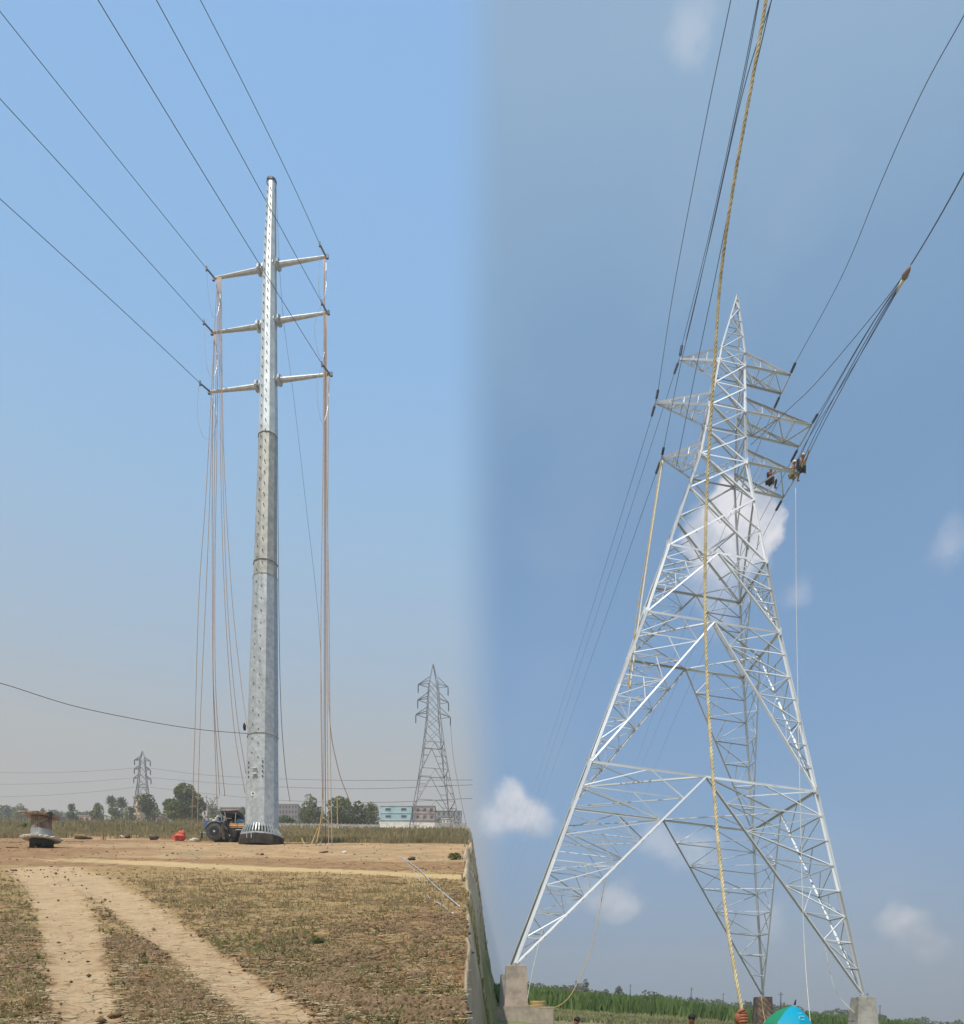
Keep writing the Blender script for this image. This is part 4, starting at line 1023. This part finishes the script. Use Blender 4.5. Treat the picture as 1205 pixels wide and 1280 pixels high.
for _i, pts in enumerate([[(187,972,300),(300,981,250),(440,986,200),(590,981,160)], [(187,960,300),(260,969,270),(400,975,220),(590,975,170)], [(186,984,300),(330,999,250),(460,1003,200),(590,998,160)],
            [(168,972,300),(90,978,320),(-40,980,350)], [(168,984,300),(90,992,320),(-40,996,350)], [(168,960,300),(90,965,320),(-40,964,350)]]):
    wire('far_power_line', '%s power line from the %s arm of the small pylon toward the %s' % ('hazy', ['middle','top','lowest','middle','lowest','top'][_i], 'large pylon' if _i < 3 else 'cable drum side'), 'power line', pts, .05, 'wire', gW)
wire('far_power_line', 'grey sagging line down the right side of the large pylon', 'power line', [(562.5,905,127),(566,945,120),(573,985,112),(582,1030,104)], .03, 'wire')

# utility posts on the right horizon
for px, yt, yb, D, lb in [(719,1225,1240,200,'thin hazy post left of the split tree'), (787,1230,1244,200,'thin hazy post right of the pair of small trees'), (862,1234,1250,190,'leaning dark post on the crop horizon'), (903,1241,1255,240,'faint post beside the twisted rope'), (975,1240,1262,150,'dark thin post between the brown footing and umbrella'), (1099,1256,1274,210,'faint post right of the right footing'), (1083,1241,1256,200,'thin rod standing beside the right leg foot')]:
    b = GR(px, D); t_ = W(px+(2 if px == 862 else .6), yt, D)
    rt = empty('utility_post', b); tag(rt, lb, 'post', 'thin posts on the crop horizon')
    MB().tube([b-Vector((0,0,.3)), t_], [.16,.10], 6).build('pole_shaft', M['wire'], rt, True)
    MB().box(t_-Vector((0,0,.5)), (.9,.1,.1)).build('cross_bar', M['wire'], rt)

# ------------------------------------------------------------------ cable drum
def drum():
    D = 42.; k = D/F; base = GL(50, D); root = empty('cable_drum', base); tag(root, 'upright wooden cable drum wound with grey wire, on a low black stand', 'cable drum')
    zt = W(0,1020.5,D).z; zb = W(0,1049.5,D).z; cx = W(51.5,0,D).x
    c = lambda z: Vector((cx, D, z))
    # planked flanges
    def flange(z, r, m, tilt=0.):
        n = 9
        fl = MB().lathe(c(z-.03), c(z+.03), [(0,r*.97),(1,r*.97)], 28).build('flange', m, root)
        for i in range(n):
            x0 = -r+2*r*i/n; x1 = -r+2*r*(i+1)/n; xm = (x0+x1)/2; ln = math.sqrt(max(.05, r*r-xm*xm))
            MB().box(Vector((cx+xm, D, z+.05+.004*(i%3))), (x1-x0-.015, 2*ln, .04)).build('plank', m, fl)
    flange(zb, 22*k, M['white']); flange(zt, 19*k, M['wood'])
    MB().lathe(c(zb+.08), c(zt-.06), [(0,10.8*k),(1,10.6*k)], 24).build('core', mat('weathered_lagging', (.22,.16,.12), .9, 0, .3, 3, .3), root)
    for j in range(24):
        an = 2*math.pi*j/24; MB().box(Vector((cx+math.cos(an)*10.75*k, D+math.sin(an)*10.75*k, (zb+zt)/2)), (.05,.108,zt-zb-.14), Matrix.Rotation(an, 3, 'Z')).build('slat', M['lag'], root)
    n = 15; st = (zt-zb-.2)/46
    cw = MB(); z = zb+.12; i = 0
    while i < 10:
        r = 11.8*k
        cw.tube([Vector((cx+math.cos(a)*r, D+math.sin(a)*r, z)) for a in np.linspace(0, 2*math.pi, 20)], .022, 4, False); z += .042; i += 1
    cwm = cw.build('wound_wire', M['galv'] , root, True)
    MB().tube([Vector((cx+math.cos(a)*10.8*k, D+math.sin(a)*10.8*k, lerp(zb+.35, zt-.15, (a-3.3)/2.6))) for a in np.linspace(3.3, 5.9, 14)], .03, 5).build('loose_wire', M['rope_wht'], root, True)
    MB().box(Vector((cx-9*k, D-.6, zt+.09)), (26*k,.16,.07)).build('top_plank', M['wood'], root)
    MB().box(Vector((cx+17.5*k, D-.5, zt-.08)), (3*k,.14,.34)).build('hook', M['dark'], root)
    for a in range(6):
        an = a*math.pi/3+.2; MB().box(Vector((cx+math.cos(an)*11*k, D+math.sin(an)*11*k, zb-.22)), (.22,.14,.46)).build('stand_leg', M['dark'], root)
    MB().lathe(c(zb-.32), c(zb-.08), [(0,13*k),(1,14*k)], 14).build('turntable', M['dark'], root)
drum()
def ground_box(name, label, cat, px, py, sz, m, rot=0., group=None, up=0., builder=None):
    p = GLp(px, py); Mx = Matrix.Rotation(rot, 3, 'Z')
    mb = MB().box(p+Vector((0,0,sz[2]/2+up)), sz, Mx); o = mb.build(name, m); tag(o, label, cat, group); return o
M['terra'] = mat('terracotta_scrap', (.42,.22,.14), .85); M['tarp'] = mat('red_plastic', (.70,.13,.08), .5, 0, .12, 3, .3, 8); M['sack'] = mat('pale_sack', (.66,.60,.52), .8)
ground_box('timber_plank', 'long pale plank lying right of the cable drum', 'plank', 88, 1052.5, (1.7,.14,.06), M['wood'], -.05)
ground_box('timber_plank', 'pale plank lying left of the cable drum', 'plank', 16, 1053, (1.5,.16,.06), M['wood'], .03)
ground_box('timber_plank', 'short dark plank in front of the cable drum', 'plank', 15, 1060, (.6,.1,.05), M['bark'], .1)
ground_box('timber_plank', 'reddish plank lying in the work site behind the lane', 'plank', 205, 1049, (2.4,.16,.08), M['terra'], -.1)
ground_box('timber_plank', 'grey plank lying between red plank and tarpaulin', 'plank', 186, 1048, (1.6,.14,.06), M['wood'], .12)
ground_box('timber_plank', 'short slanting plank right of the pole rope feet', 'plank', 404, 1066, (.55,.10,.06), M['bark'], -.5)
def lump(name, label, cat, px, py, rad, m, seed=1, n=10, rough=.35, z=.6):
    p = GLp(px, py); o = MB().blob(p+Vector((0,0,rad[2]*z)), rad, seed, rough, n, 7).build(name, m, None, True); tag(o, label, cat); return o
rt = empty('tarpaulin_bundle', GLp(225,1051)); tag(rt, 'crumpled red tarpaulin bundle on the ground left of the tractor', 'tarpaulin')
for i, (dx, dz, r) in enumerate([(0,.32,(.42,.3,.34)), (.12,.58,(.24,.2,.2)), (-.28,.24,(.3,.25,.2))]): MB().blob(GLp(225,1051)+Vector((dx,0,dz)), r, i+4, .5, 11, 8).build('fold', M['tarp'], rt)
lump('rubble_mound', 'small dark brown heap near the tarpaulin', 'mound', 192, 1050, (.32,.3,.26), M['bark'], 2)
lump('rubble_mound', 'small dark heap behind white scraps', 'mound', 159, 1048, (.24,.2,.24), M['bark'], 5)
lump('white_sack', 'small white sack left of the dark heap', 'sack', 151, 1048, (.28,.2,.14), M['sack'], 6)
lump('white_sack', 'pale sack lying right of the tarpaulin', 'sack', 243, 1052, (.40,.25,.16), M['sack'], 7)
lump('white_sack', 'tiny pale bag on the bare soil right of the rope feet', 'sack', 430, 1067, (.15,.12,.08), M['sack'], 8)
lump('brown_lump', 'low brown soil mound right of the cable drum', 'mound', 101, 1049, (.7,.5,.22), M['clod'], 9)
lump('brown_lump', 'dark brown clump beside the fallen wire end', 'mound', 514, 1075, (.17,.14,.09), M['bark'], 10)
lump('brown_lump', 'dark stone right of the pole plinth foot', 'stone', 327, 1069, (.08,.07,.06), M['bark'], 11)
lump('blue_bottle_cap', 'tiny blue plastic scrap on the soil between the wheel tracks', 'scrap', 165, 1214, (.022,.02,.018), mat('blue_plastic', (.12,.28,.45), .4), 12, rough=.1)
# the bushes of the dry band, countable ones
for i, (px, py, w, lb) in enumerate([(470,1046,11,'low dark shrub at the far edge of the bare soil, below the blue block'), (555,1050,9,'small dark shrub near the large pylon foot'), (568,1075,22,'flat green shrub patch right of the fallen wires'), (395,1180,26,'small dark leafy bush in the near field right of the wheel tracks'), (132,1040,22,'olive shrub in the dry band beyond the lane'), (170,1040,20,'second olive shrub in the dry band beyond the lane'), (30,1040,26,'low green shrub left of the cable drum'), (90,1037,14,'low green shrub right of the cable drum')]):
    p = GLp(px, py); wd = w*p.y/F/2; h = wd*(.7 if py < 1100 else .6)
    rt = empty('low_shrub', p); tag(rt, lb, 'shrub')
    link('foliage', leaves_mesh([(p+Vector((rnd.uniform(-.5,.5)*wd, rnd.uniform(-.3,.3)*wd, h*.5)), (wd*.5, wd*.5, h*.6)) for _ in range(5)], 420, wd*.11, M['leaf'] if i > 1 else M['leaf_d'], 'foliage'), rt)
    MB().tube([p-Vector((0,0,.05)), p+Vector((0,0,h*.6))], [wd*.05, wd*.02], 5).build('stem', M['bark'], rt)

# ------------------------------------------------------------------ tractor
def tractor():
    D = 58.; k = D/F; g = gz((278-CX)*k, D, 0)
    O = Vector(((278-CX)*k, D, g)); root = empty('tractor', O); tag(root, 'blue tractor with black canopy and dark winch frame parked left of the steel pole', 'tractor')
    blue = mat('tractor_blue_paint', (.045,.13,.30), .4, 0, .15, 4, spec=.5); org = mat('tractor_orange_stripe', (.62,.30,.10), .45); blk = M['dark']; gry = mat('tractor_grey', (.30,.30,.29), .6); tyre = mat('tyre_rubber', (.10,.095,.085), .9, 0, .3, 6, .3)
    def X(px): return (px-278)*k
    def Z(py): return (1051.2-py)*k
    def wheel(x, y, r, wd, nm='wheel'):
        w = empty(nm, O+Vector((x, y, r))); w.parent = root; w.matrix_parent_inverse = world_of(root).inverted()
        c = O+Vector((x, y, r)); a = c-Vector((0,wd/2,0)); b = c+Vector((0,wd/2,0))
        MB().lathe(a, b, [(0,r*.62),(.04,r*.88),(.2,r*.98),(.8,r*.98),(.96,r*.88),(1,r*.62)], 28).build('tyre', tyre, w, True)
        MB().lathe(a-Vector((0,.01,0)), b, [(0,r*.6),(.08,r*.52),(.1,r*.3),(.5,r*.3)], 20).build('rim', M['dark'], w)
        MB().lathe(a-Vector((0,.05,0)), a+Vector((0,.08,0)), [(0,r*.12),(1,r*.16)], 12).build('hub', M['galv_bright'], w)
        lug = MB()
        for j in range(20):
            an = 2*math.pi*j/20; lug.box(c+Vector((math.cos(an)*r*.985, 0, math.sin(an)*r*.985)), (.08, wd*.9, .10), Matrix.Rotation(-an, 3, 'Y'))
        lug.build('tread_lug', tyre, w)
    wheel(X(271.5), -.55, .62, .36); wheel(X(271.5), .95, .62, .36); wheel(X(290), -.45, .36, .24); wheel(X(290), .85, .36, .24)
    B = lambda nm, x0, x1, y0, y1, z0, z1, m, par=root: MB().box(O+Vector(((x0+x1)/2, (y0+y1)/2, (z0+z1)/2)), (x1-x0, y1-y0, z1-z0)).build(nm, m, par)
    B('rear_body', X(257.5), X(278), -.35, .85, Z(1037), Z(1026), blue)
    B('toolbox', X(256.8), X(262), -.45, .2, Z(1036), Z(1030), blue)
    B('chassis', X(262), X(304), -.15, .65, Z(1042), Z(1036), M['dark'])
    # fender arch
    fm = MB(); pts = [O+Vector((X(271.5)+math.cos(a)*.78, -.6, .62+math.sin(a)*.78)) for a in np.linspace(.3, 2.8, 12)]
    for a, b in zip(pts, pts[1:]): fm.add([a, b, b+Vector((0,.5,0)), a+Vector((0,.5,0)), a*1+Vector((0,0,.04)), b+Vector((0,0,.04)), b+Vector((0,.5,.04)), a+Vector((0,.5,.04))], [(3,2,1,0),(4,5,6,7),(0,1,5,4),(2,3,7,6)])
    fm.build('fender', mat('fender_paint', (.45,.36,.22), .5), root)
    B('hood', X(288), X(306), -.3, .8, Z(1034.5), Z(1029), org); B('hood_stripe', X(288), X(306), -.33, .83, Z(1032.6), Z(1031.2), mat('hood_cream', (.66,.55,.38), .5))
    B('engine', X(288), X(303), -.2, .7, Z(1041), Z(1034.6), M['dark'])
    MB().blob(O+Vector((X(299), 0, Z(1026))), (.26,.3,.22), 3, .1, 12, 8).build('blue_drum', mat('blue_drum_plastic', (.06,.28,.50), .4), root, True)
    # canopy: tilted black sheet on posts
    MB().add([O+Vector(v) for v in [(X(277),-.5,Z(1015)),(X(299),-.5,Z(1013.5)),(X(299),1.,Z(1013.5)),(X(277),1.,Z(1015)),(X(277),-.5,Z(1016.2)),(X(299.5),-.5,Z(1019)),(X(299.5),1.,Z(1019)),(X(277),1.,Z(1016.2))]], [(0,1,2,3),(7,6,5,4),(0,4,5,1),(1,5,6,2),(2,6,7,3),(3,7,4,0)]).build('canopy', M['dark'], root)
    MB().add([O+Vector(v) for v in [(X(286),.6,Z(1016)),(X(299),.6,Z(1015)),(X(297),.6,Z(1030)),(X(288),.6,Z(1032)),(X(286),.7,Z(1016)),(X(299),.7,Z(1015)),(X(297),.7,Z(1030)),(X(288),.7,Z(1032))]], [(0,1,2,3),(7,6,5,4),(0,4,5,1),(1,5,6,2),(2,6,7,3),(3,7,4,0)]).build('canopy_curtain', M['dark'], root)
    for (x0,z0,x1,z1,y) in [(278,1016,281,1034,-.5),(283,1016,287,1036,-.5),(278,1016,281,1034,.9),(297,1017,296,1030,-.5),(297,1017,296,1030,.9)]:
        MB().tube([O+Vector((X(x0),y,Z(z0))), O+Vector((X(x1),y,Z(z1)))], .035, 6).build('canopy_post', gry, root)
    # winch frame legs, slanted channel sections
    for (x0,z0,x1,z1,y,m_) in [(280,1030,289,1051,-.75,'dark'),(285,1028,295,1049,-.7,'dark'),(282,1032,284,1051,-.8,'bark'),(288,1040,297,1047,-.6,'dark')]:
        a = O+Vector((X(x0),y,Z(z0))); b = O+Vector((X(x1),y,Z(z1))); MB().tube([a,b], .11, 4).build('winch_leg', M[m_], root)
    MB().lathe(O+Vector((X(292),-.6,Z(1042))), O+Vector((X(292),.6,Z(1042))), [(0,.36),(.1,.36),(.12,.2),(.88,.2),(.9,.36),(1,.36)], 16).build('winch_drum', M['plinth'], root)
    for (px, py, r, m_) in [(270,1023,.22,'rope_wht'),(266.5,1024.5,.16,'sack'),(275,1021,.2,'wire'),(272,1019,.12,'white'),(263,1022.5,.12,'rope_wht')]:
        MB().blob(O+Vector((X(px),.1,Z(py))), (r,r,r*.8), px, .4, 9, 6).build('load_bundle', M[m_] if m_ in M else M['sack'], root)
    B('seat', X(281), X(285), 0, .5, Z(1030), Z(1022), M['dark'])
    MB().tube([O+Vector((X(289),.2,Z(1029))), O+Vector((X(287.5),.2,Z(1023)))], .025, 5).build('steering_column', M['dark'], root)
    MB().lathe(O+Vector((X(287.4),.2,Z(1023))), O+Vector((X(287.1),.2,Z(1022.4))), [(0,.2),(1,.2)], 14).build('steering_wheel', M['dark'], root)
    B('front_beam', X(296), X(303.5), -.4, -.3, Z(1037.8), Z(1036.8), M['galv_bright'])
    MB().tube([O+Vector((X(253),-.2,Z(1047))), O+Vector((X(253.3),-.2,Z(1039)))], .06, 6).build('drawbar_jack', M['dark'], root)
    MB().box(O+Vector((X(255),-.2,Z(1040))), (.45,.08,.07)).build('drawbar', M['galv'], root)
tractor()

# ------------------------------------------------------------------ people
def skin_mesh(name, J, E, Rr, m, parent=None, sub=2, roots=(0,)):
    me = bpy.data.meshes.new(name); me.from_pydata([tuple(j) for j in J], E, []); me.materials.append(m)
    o = link(name, me, parent)
    sk = o.modifiers.new('skin', 'SKIN'); sk.use_smooth_shade = True
    sv = me.skin_vertices[0].data
    for i, r in enumerate(Rr): sv[i].radius = (r, r) if not isinstance(r, tuple) else r; sv[i].use_root = i in roots
    ss = o.modifiers.new('sub', 'SUBSURF'); ss.levels = sub; ss.render_levels = sub
    return o
def person(label, O, J, shirt, trouser, helmet=None, group=None, scale=1., yaw=0.):
    """J: joints dict relative to the hips"""
    Rz = Matrix.Rotation(yaw, 3, 'Z')
    names = ['hip','belly','chest','neck','head','crown','sL','eL','wL','hL','sR','eR','wR','hR','jL','kL','aL','tL','jR','kR','aR','tR']
    P = [O + Rz@(Vector(J[n])*scale) for n in names]
    ix = {n: i for i, n in enumerate(names)}
    E = [('hip','belly'),('belly','chest'),('chest','neck'),('neck','head'),('head','crown'),('chest','sL'),('sL','eL'),('eL','wL'),('wL','hL'),('chest','sR'),('sR','eR'),('eR','wR'),('wR','hR'),('hip','jL'),('jL','kL'),('kL','aL'),('aL','tL'),('hip','jR'),('jR','kR'),('kR','aR'),('aR','tR')]
    rad = dict(hip=(.15,.11), belly=(.14,.10), chest=(.17,.11), neck=.055, head=(.085,.10), crown=(.07,.08), s=.065, e=.045, w=.03, h=.04, j=.095, k=.06, a=.038, t=.04)
    rr = []
    for n in names:
        r = rad.get(n) or rad[n[0]]; rr.append(tuple(x*scale for x in r) if isinstance(r, tuple) else r*scale)
    body = skin_mesh('person', P, [(ix[a], ix[b]) for a, b in E], rr, M['skin']); tag(body, label, 'person', group)
    def sub(name, ns, es, grow, m):
        q = [P[ix[n]] for n in ns]; r = []
        for n in ns:
            v = rr[ix[n]]; r.append(tuple(x*grow for x in v) if isinstance(v, tuple) else v*grow)
        skin_mesh(name, q, [(ns.index(a), ns.index(b)) for a, b in es], r, m, body)
    sub('shirt', ['belly','hip','chest','sL','eL','sR','eR'], [('hip','belly'),('belly','chest'),('chest','sL'),('sL','eL'),('chest','sR'),('sR','eR')], 1.17, shirt)
    sub('trousers', ['hip','jL','kL','aL','jR','kR','aR'], [('hip','jL'),('jL','kL'),('kL','aL'),('hip','jR'),('jR','kR'),('kR','aR')], 1.2, trouser)
    up = (P[ix['crown']]-P[ix['head']]).normalized()
    hc = P[ix['head']]+up*.055*scale
    if helmet: MB().lathe(hc, hc+up*.15*scale, [(0,.135*scale),(.1,.14*scale),(.5,.12*scale),(.85,.07*scale),(1,.01)], 14).build('helmet', helmet, body, True)
    else: MB().blob(hc+up*.01*scale+Vector((0,.02*scale,0)), (.095*scale,.11*scale,.10*scale), 2, .1, 12, 8).build('hair', M['hair'], body, True)
    return body, P, ix
SIT = dict(hip=(0,0,0), belly=(0,-.02,.2), chest=(.02,-.05,.42), neck=(.03,-.07,.56), head=(.04,-.10,.68), crown=(.05,-.11,.78), sL=(-.17,-.03,.46), eL=(-.25,-.2,.26), wL=(-.10,-.40,.22), hL=(-.05,-.47,.22), sR=(.2,-.03,.46), eR=(.3,-.15,.62), wR=(.36,-.2,.86), hR=(.37,-.2,.94),
           jL=(-.09,-.02,-.03), kL=(-.14,-.42,.0), aL=(-.14,-.38,-.42), tL=(-.14,-.54,-.46), jR=(.09,-.02,-.03), kR=(.16,-.40,-.06), aR=(.18,-.22,-.44), tR=(.2,-.38,-.5))
khaki = mat('khaki_shirt', (.30,.25,.12), .9, 0, .3, 8); yell = mat('dull_yellow_shirt', (.50,.44,.22), .9, 0, .3, 8); drk = mat('dark_clothes', (.035,.035,.045), .9, 0, .3, 8); mar = mat('maroon_shirt', (.16,.05,.05), .9, 0, .3, 8)
yh_ = mat('yellow_helmet', (.65,.48,.12), .4); wh_ = mat('white_helmet', (.75,.74,.70), .4)
ef, eb = AT['lr']
person('lineman in dull yellow shirt with pale helmet sitting on the lower right crossarm tip', lerp(ef, eb, .18)+Vector((-.15,0,.12)), SIT, yell, khaki, wh_, scale=1.0, yaw=.3)
person('lineman in olive clothes with raised arm leaning out at the crossarm tip', lerp(ef, eb, .06)+Vector((.28,-.1,.25)), SIT, khaki, drk, yh_, scale=1.0, yaw=-.4)
person('lineman in maroon shirt and dark trousers crouching midway on the lower right crossarm', lerp(TP(wat(HL[4]), .6, HL[4]), lerp(ef, eb, .6), .62)+Vector((0,0,.2)), SIT, mar, drk, None, scale=1.05, yaw=.5)
# workers at the bottom of the frame
CR = dict(hip=(0,.1,0), belly=(.02,-.02,.16), chest=(.04,-.16,.34), neck=(.05,-.24,.46), head=(.06,-.30,.56), crown=(.07,-.32,.66), sL=(-.15,-.14,.36), eL=(-.2,-.34,.16), wL=(-.1,-.52,.02), hL=(-.08,-.58,-.03), sR=(.22,-.14,.36), eR=(.28,-.34,.16), wR=(.2,-.52,.02), hR=(.18,-.58,-.03),
          jL=(-.1,.06,-.03), kL=(-.18,-.34,.10), aL=(-.16,-.06,-.34), tL=(-.17,-.22,-.39), jR=(.1,.06,-.03), kR=(.2,-.34,.10), aR=(.2,-.06,-.34), tR=(.2,-.22,-.39))
def crouch(px, D, ytop, label, sh, tr, yaw):
    hd = W(px, ytop+2.5, D); g = GR(px, D)
    sc = 1.15; O = Vector((hd.x, D, hd.z-.66*sc))
    person(label, O, CR, sh, tr, None, scale=sc, yaw=yaw)
    # a low stone to squat on so that the feet stand on something solid
    z = O.z-.41*sc; h = z-g.z+.15
    if h > .05:
        o = MB().box(Vector((O.x, D, g.z-.15+h/2)), (1.2,1.2,h), None, .85).build('earth_step', M['concrete_g']); tag(o, 'low block under the '+label.split(' beside')[0].split(' seen')[0].split(' near')[0], 'block')
crouch(709, 27, 1271, 'dark clad person bending down beside the slab', drk, drk, .8)
crouch(862, 24, 1268, 'dark haired person crouching near the twisted rope', drk, drk, -.3)
# rope holder: crouched, arm raised, the fist closed round the twisted rope
hand = W(926.5, 1273, 5.0); g = GR(926, 5.0)
J = {k_: Vector(v) for k_, v in CR.items()}
O = Vector((hand.x+.30, 5.35, g.z+.62))
J['chest'] = Vector((0,-.05,.34)); J['neck'] = Vector((0,-.08,.46)); J['head'] = Vector((.01,-.13,.56)); J['crown'] = Vector((.01,-.14,.66))
hr = hand-O
J['sL'] = Vector((-.17,-.06,.38)); J['wL'] = hr+Vector((.03,.03,-.13)); J['eL'] = (J['sL']+J['wL'])/2+Vector((.03,.08,-.04)); J['hL'] = hr+Vector((.025,.02,-.05))
bd, P, ix = person('person crouching below with bare arm raised, gripping the twisted rope', O, J, mat('red_brown_shirt', (.28,.08,.05), .9), drk)
def fist(c, axis, parent):
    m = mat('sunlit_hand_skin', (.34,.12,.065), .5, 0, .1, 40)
    mb = MB(); z = axis.normalized(); x = z.cross(Vector((0,1,0))).normalized(); y = z.cross(x); c0 = c
    mb.blob(c+x*.030+y*.006, (.030,.030,.048), 3, .08, 12, 8)
    for k in range(4):
        cc = c+z*(.034-.0225*k); r = .033-.001*abs(k-1.5); pts = []
        for a in np.linspace(-.5, 4.0, 9): pts.append(cc + x*math.cos(a)*r + y*math.sin(a)*r)
        mb.tube(pts, [.0125,.0125,.0120,.0125,.0118,.0112,.0116,.0105,.0075], 8)
    mb.tube([c+x*.035+z*.02+y*.01, c+x*.024+y*.035+z*.045, c-x*.002+y*.040+z*.052, c-x*.016+y*.036+z*.050], [.016,.014,.012,.008], 8)
    mb.v = [tuple(c0+(Vector(v)-c0)*.86) for v in mb.v]
    mb.build('hand', m, parent, True)
fist(W(926.8,1272.5,5.0)+Vector((0,-.004,0)), W(919,1220,5.05)-W(931,1300,4.95), bd)

# umbrella
def umbrella():
    D = 8.; tq = mat('turquoise_cloth', (.0,.36,.56), .6, 0, .06, 3, trans=.15); gn = mat('green_cloth', (.02,.26,.13), .6, 0, .1, 3, trans=.15)
    apex = W(993, 1255.0, D); ax = Vector((-.26,-.10,-.95)).normalized()   # from the tip down the shaft
    root = empty('umbrella', apex); tag(root, 'open turquoise umbrella with a green panel, its top showing at the frame bottom', 'umbrella')
    u = ax.orthogonal().normalized(); w = ax.cross(u); n = 8; Rr = .31; dep = .42
    def pt(a, t):
        sag = 1-.06*math.sin(math.pi*((a*n/(2*math.pi))%1))*t
        return apex+ax*(.02+dep*t**1.45)+(u*math.cos(a)+w*math.sin(a))*Rr*math.sin(t*1.45)/math.sin(1.45)*sag
    greens = []
    for j in range(n):
        a0, a1 = 2*math.pi*j/n, 2*math.pi*(j+1)/n; vs = []; k = 6; mm = 8
        for i in range(mm+1):
            for q in range(k+1): vs.append(pt(a0+(a1-a0)*q/k*(.9999), i/mm))
        fs = [(i*(k+1)+q, i*(k+1)+q+1, (i+1)*(k+1)+q+1, (i+1)*(k+1)+q) for i in range(mm) for q in range(k)]
        mid = pt((a0+a1)/2, .7)-apex
        g_ = mid.x < -.20
        MB().add(vs, fs).build('panel', gn if g_ else tq, root, True)
        MB().tube([pt(a0, i/6)+ax*.008 for i in range(7)], .004, 4).build('rib', M['galv'], root)
    MB().tube([apex-ax*.045, apex+ax*.01], [.006,.012], 6).build('tip', M['dark'], root)
    MB().tube([apex, apex+ax*.85], .006, 6).build('shaft', M['galv'], root)
    MB().tube([apex+ax*.85, apex+ax*.95, apex+ax*.98+u*.04, apex+ax*.94+u*.07], .013, 6).build('handle', M['dark'], root)
    wp = mat('white_print', (.5,.75,.8), .6); c = apex+Vector((-.02,-.24,-.13))
    # small white print on the cloth facing the camera
    for dx, dz, sx, sz in ((0,0,.05,.008),(-.028,-.02,.008,.04),(.028,-.02,.008,.04),(0,-.035,.03,.008),(-.01,.03,.06,.007)):
        x_, z_ = c.x+dx, c.z+dz
        # find canopy depth along y for this x,z
        best = min((abs(pt(a,t).x-x_)+abs(pt(a,t).z-z_)+(.5 if pt(a,t).y > apex.y else 0), pt(a,t).y) for a in np.linspace(0,6.28,60) for t in np.linspace(.05,1,20))
        MB().box((x_, best[1]-.008, z_), (sx,.004,sz)).build('print_mark', wp, root)

    return apex, ax
ua, uax = umbrella()
hp = ua+uax*.90
J = {k_: Vector(v) for k_, v in CR.items()}
O = Vector((hp.x+.12, hp.y+.45, GR(990, 8.4).z+.5))
J['wL'] = hp-O+Vector((0,.02,-.05)); J['hL'] = hp-O; J['sL'] = Vector((-.16,-.1,.36)); J['eL'] = (J['sL']+J['wL'])/2+Vector((-.04,-.02,-.1))
person('person squatting beneath the turquoise umbrella and holding its handle', O, J, mat('pale_shirt', (.5,.48,.44), .9), drk)

# ------------------------------------------------------------------ haze
def haze():
    m = bpy.data.materials.new('haze_air'); m.use_nodes = True; t = m.node_tree; t.nodes.clear()
    v = N(t, 'ShaderNodeVolumePrincipled'); v.inputs['Color'].default_value = (.93,.90,.85,1); v.inputs['Density'].default_value = HAZE; v.inputs['Anisotropy'].default_value = .2
    o_ = N(t, 'ShaderNodeOutputMaterial'); t.links.new(v.outputs[0], o_.inputs['Volume'])
    o = MB().box((0, 620, 52), (9000, 1500, 170)).build('haze', m); tag(o, kind='stuff'); o['label'] = 'thin pale haze over the whole field'; o['category'] = 'haze'
HAZE = .0008
haze()
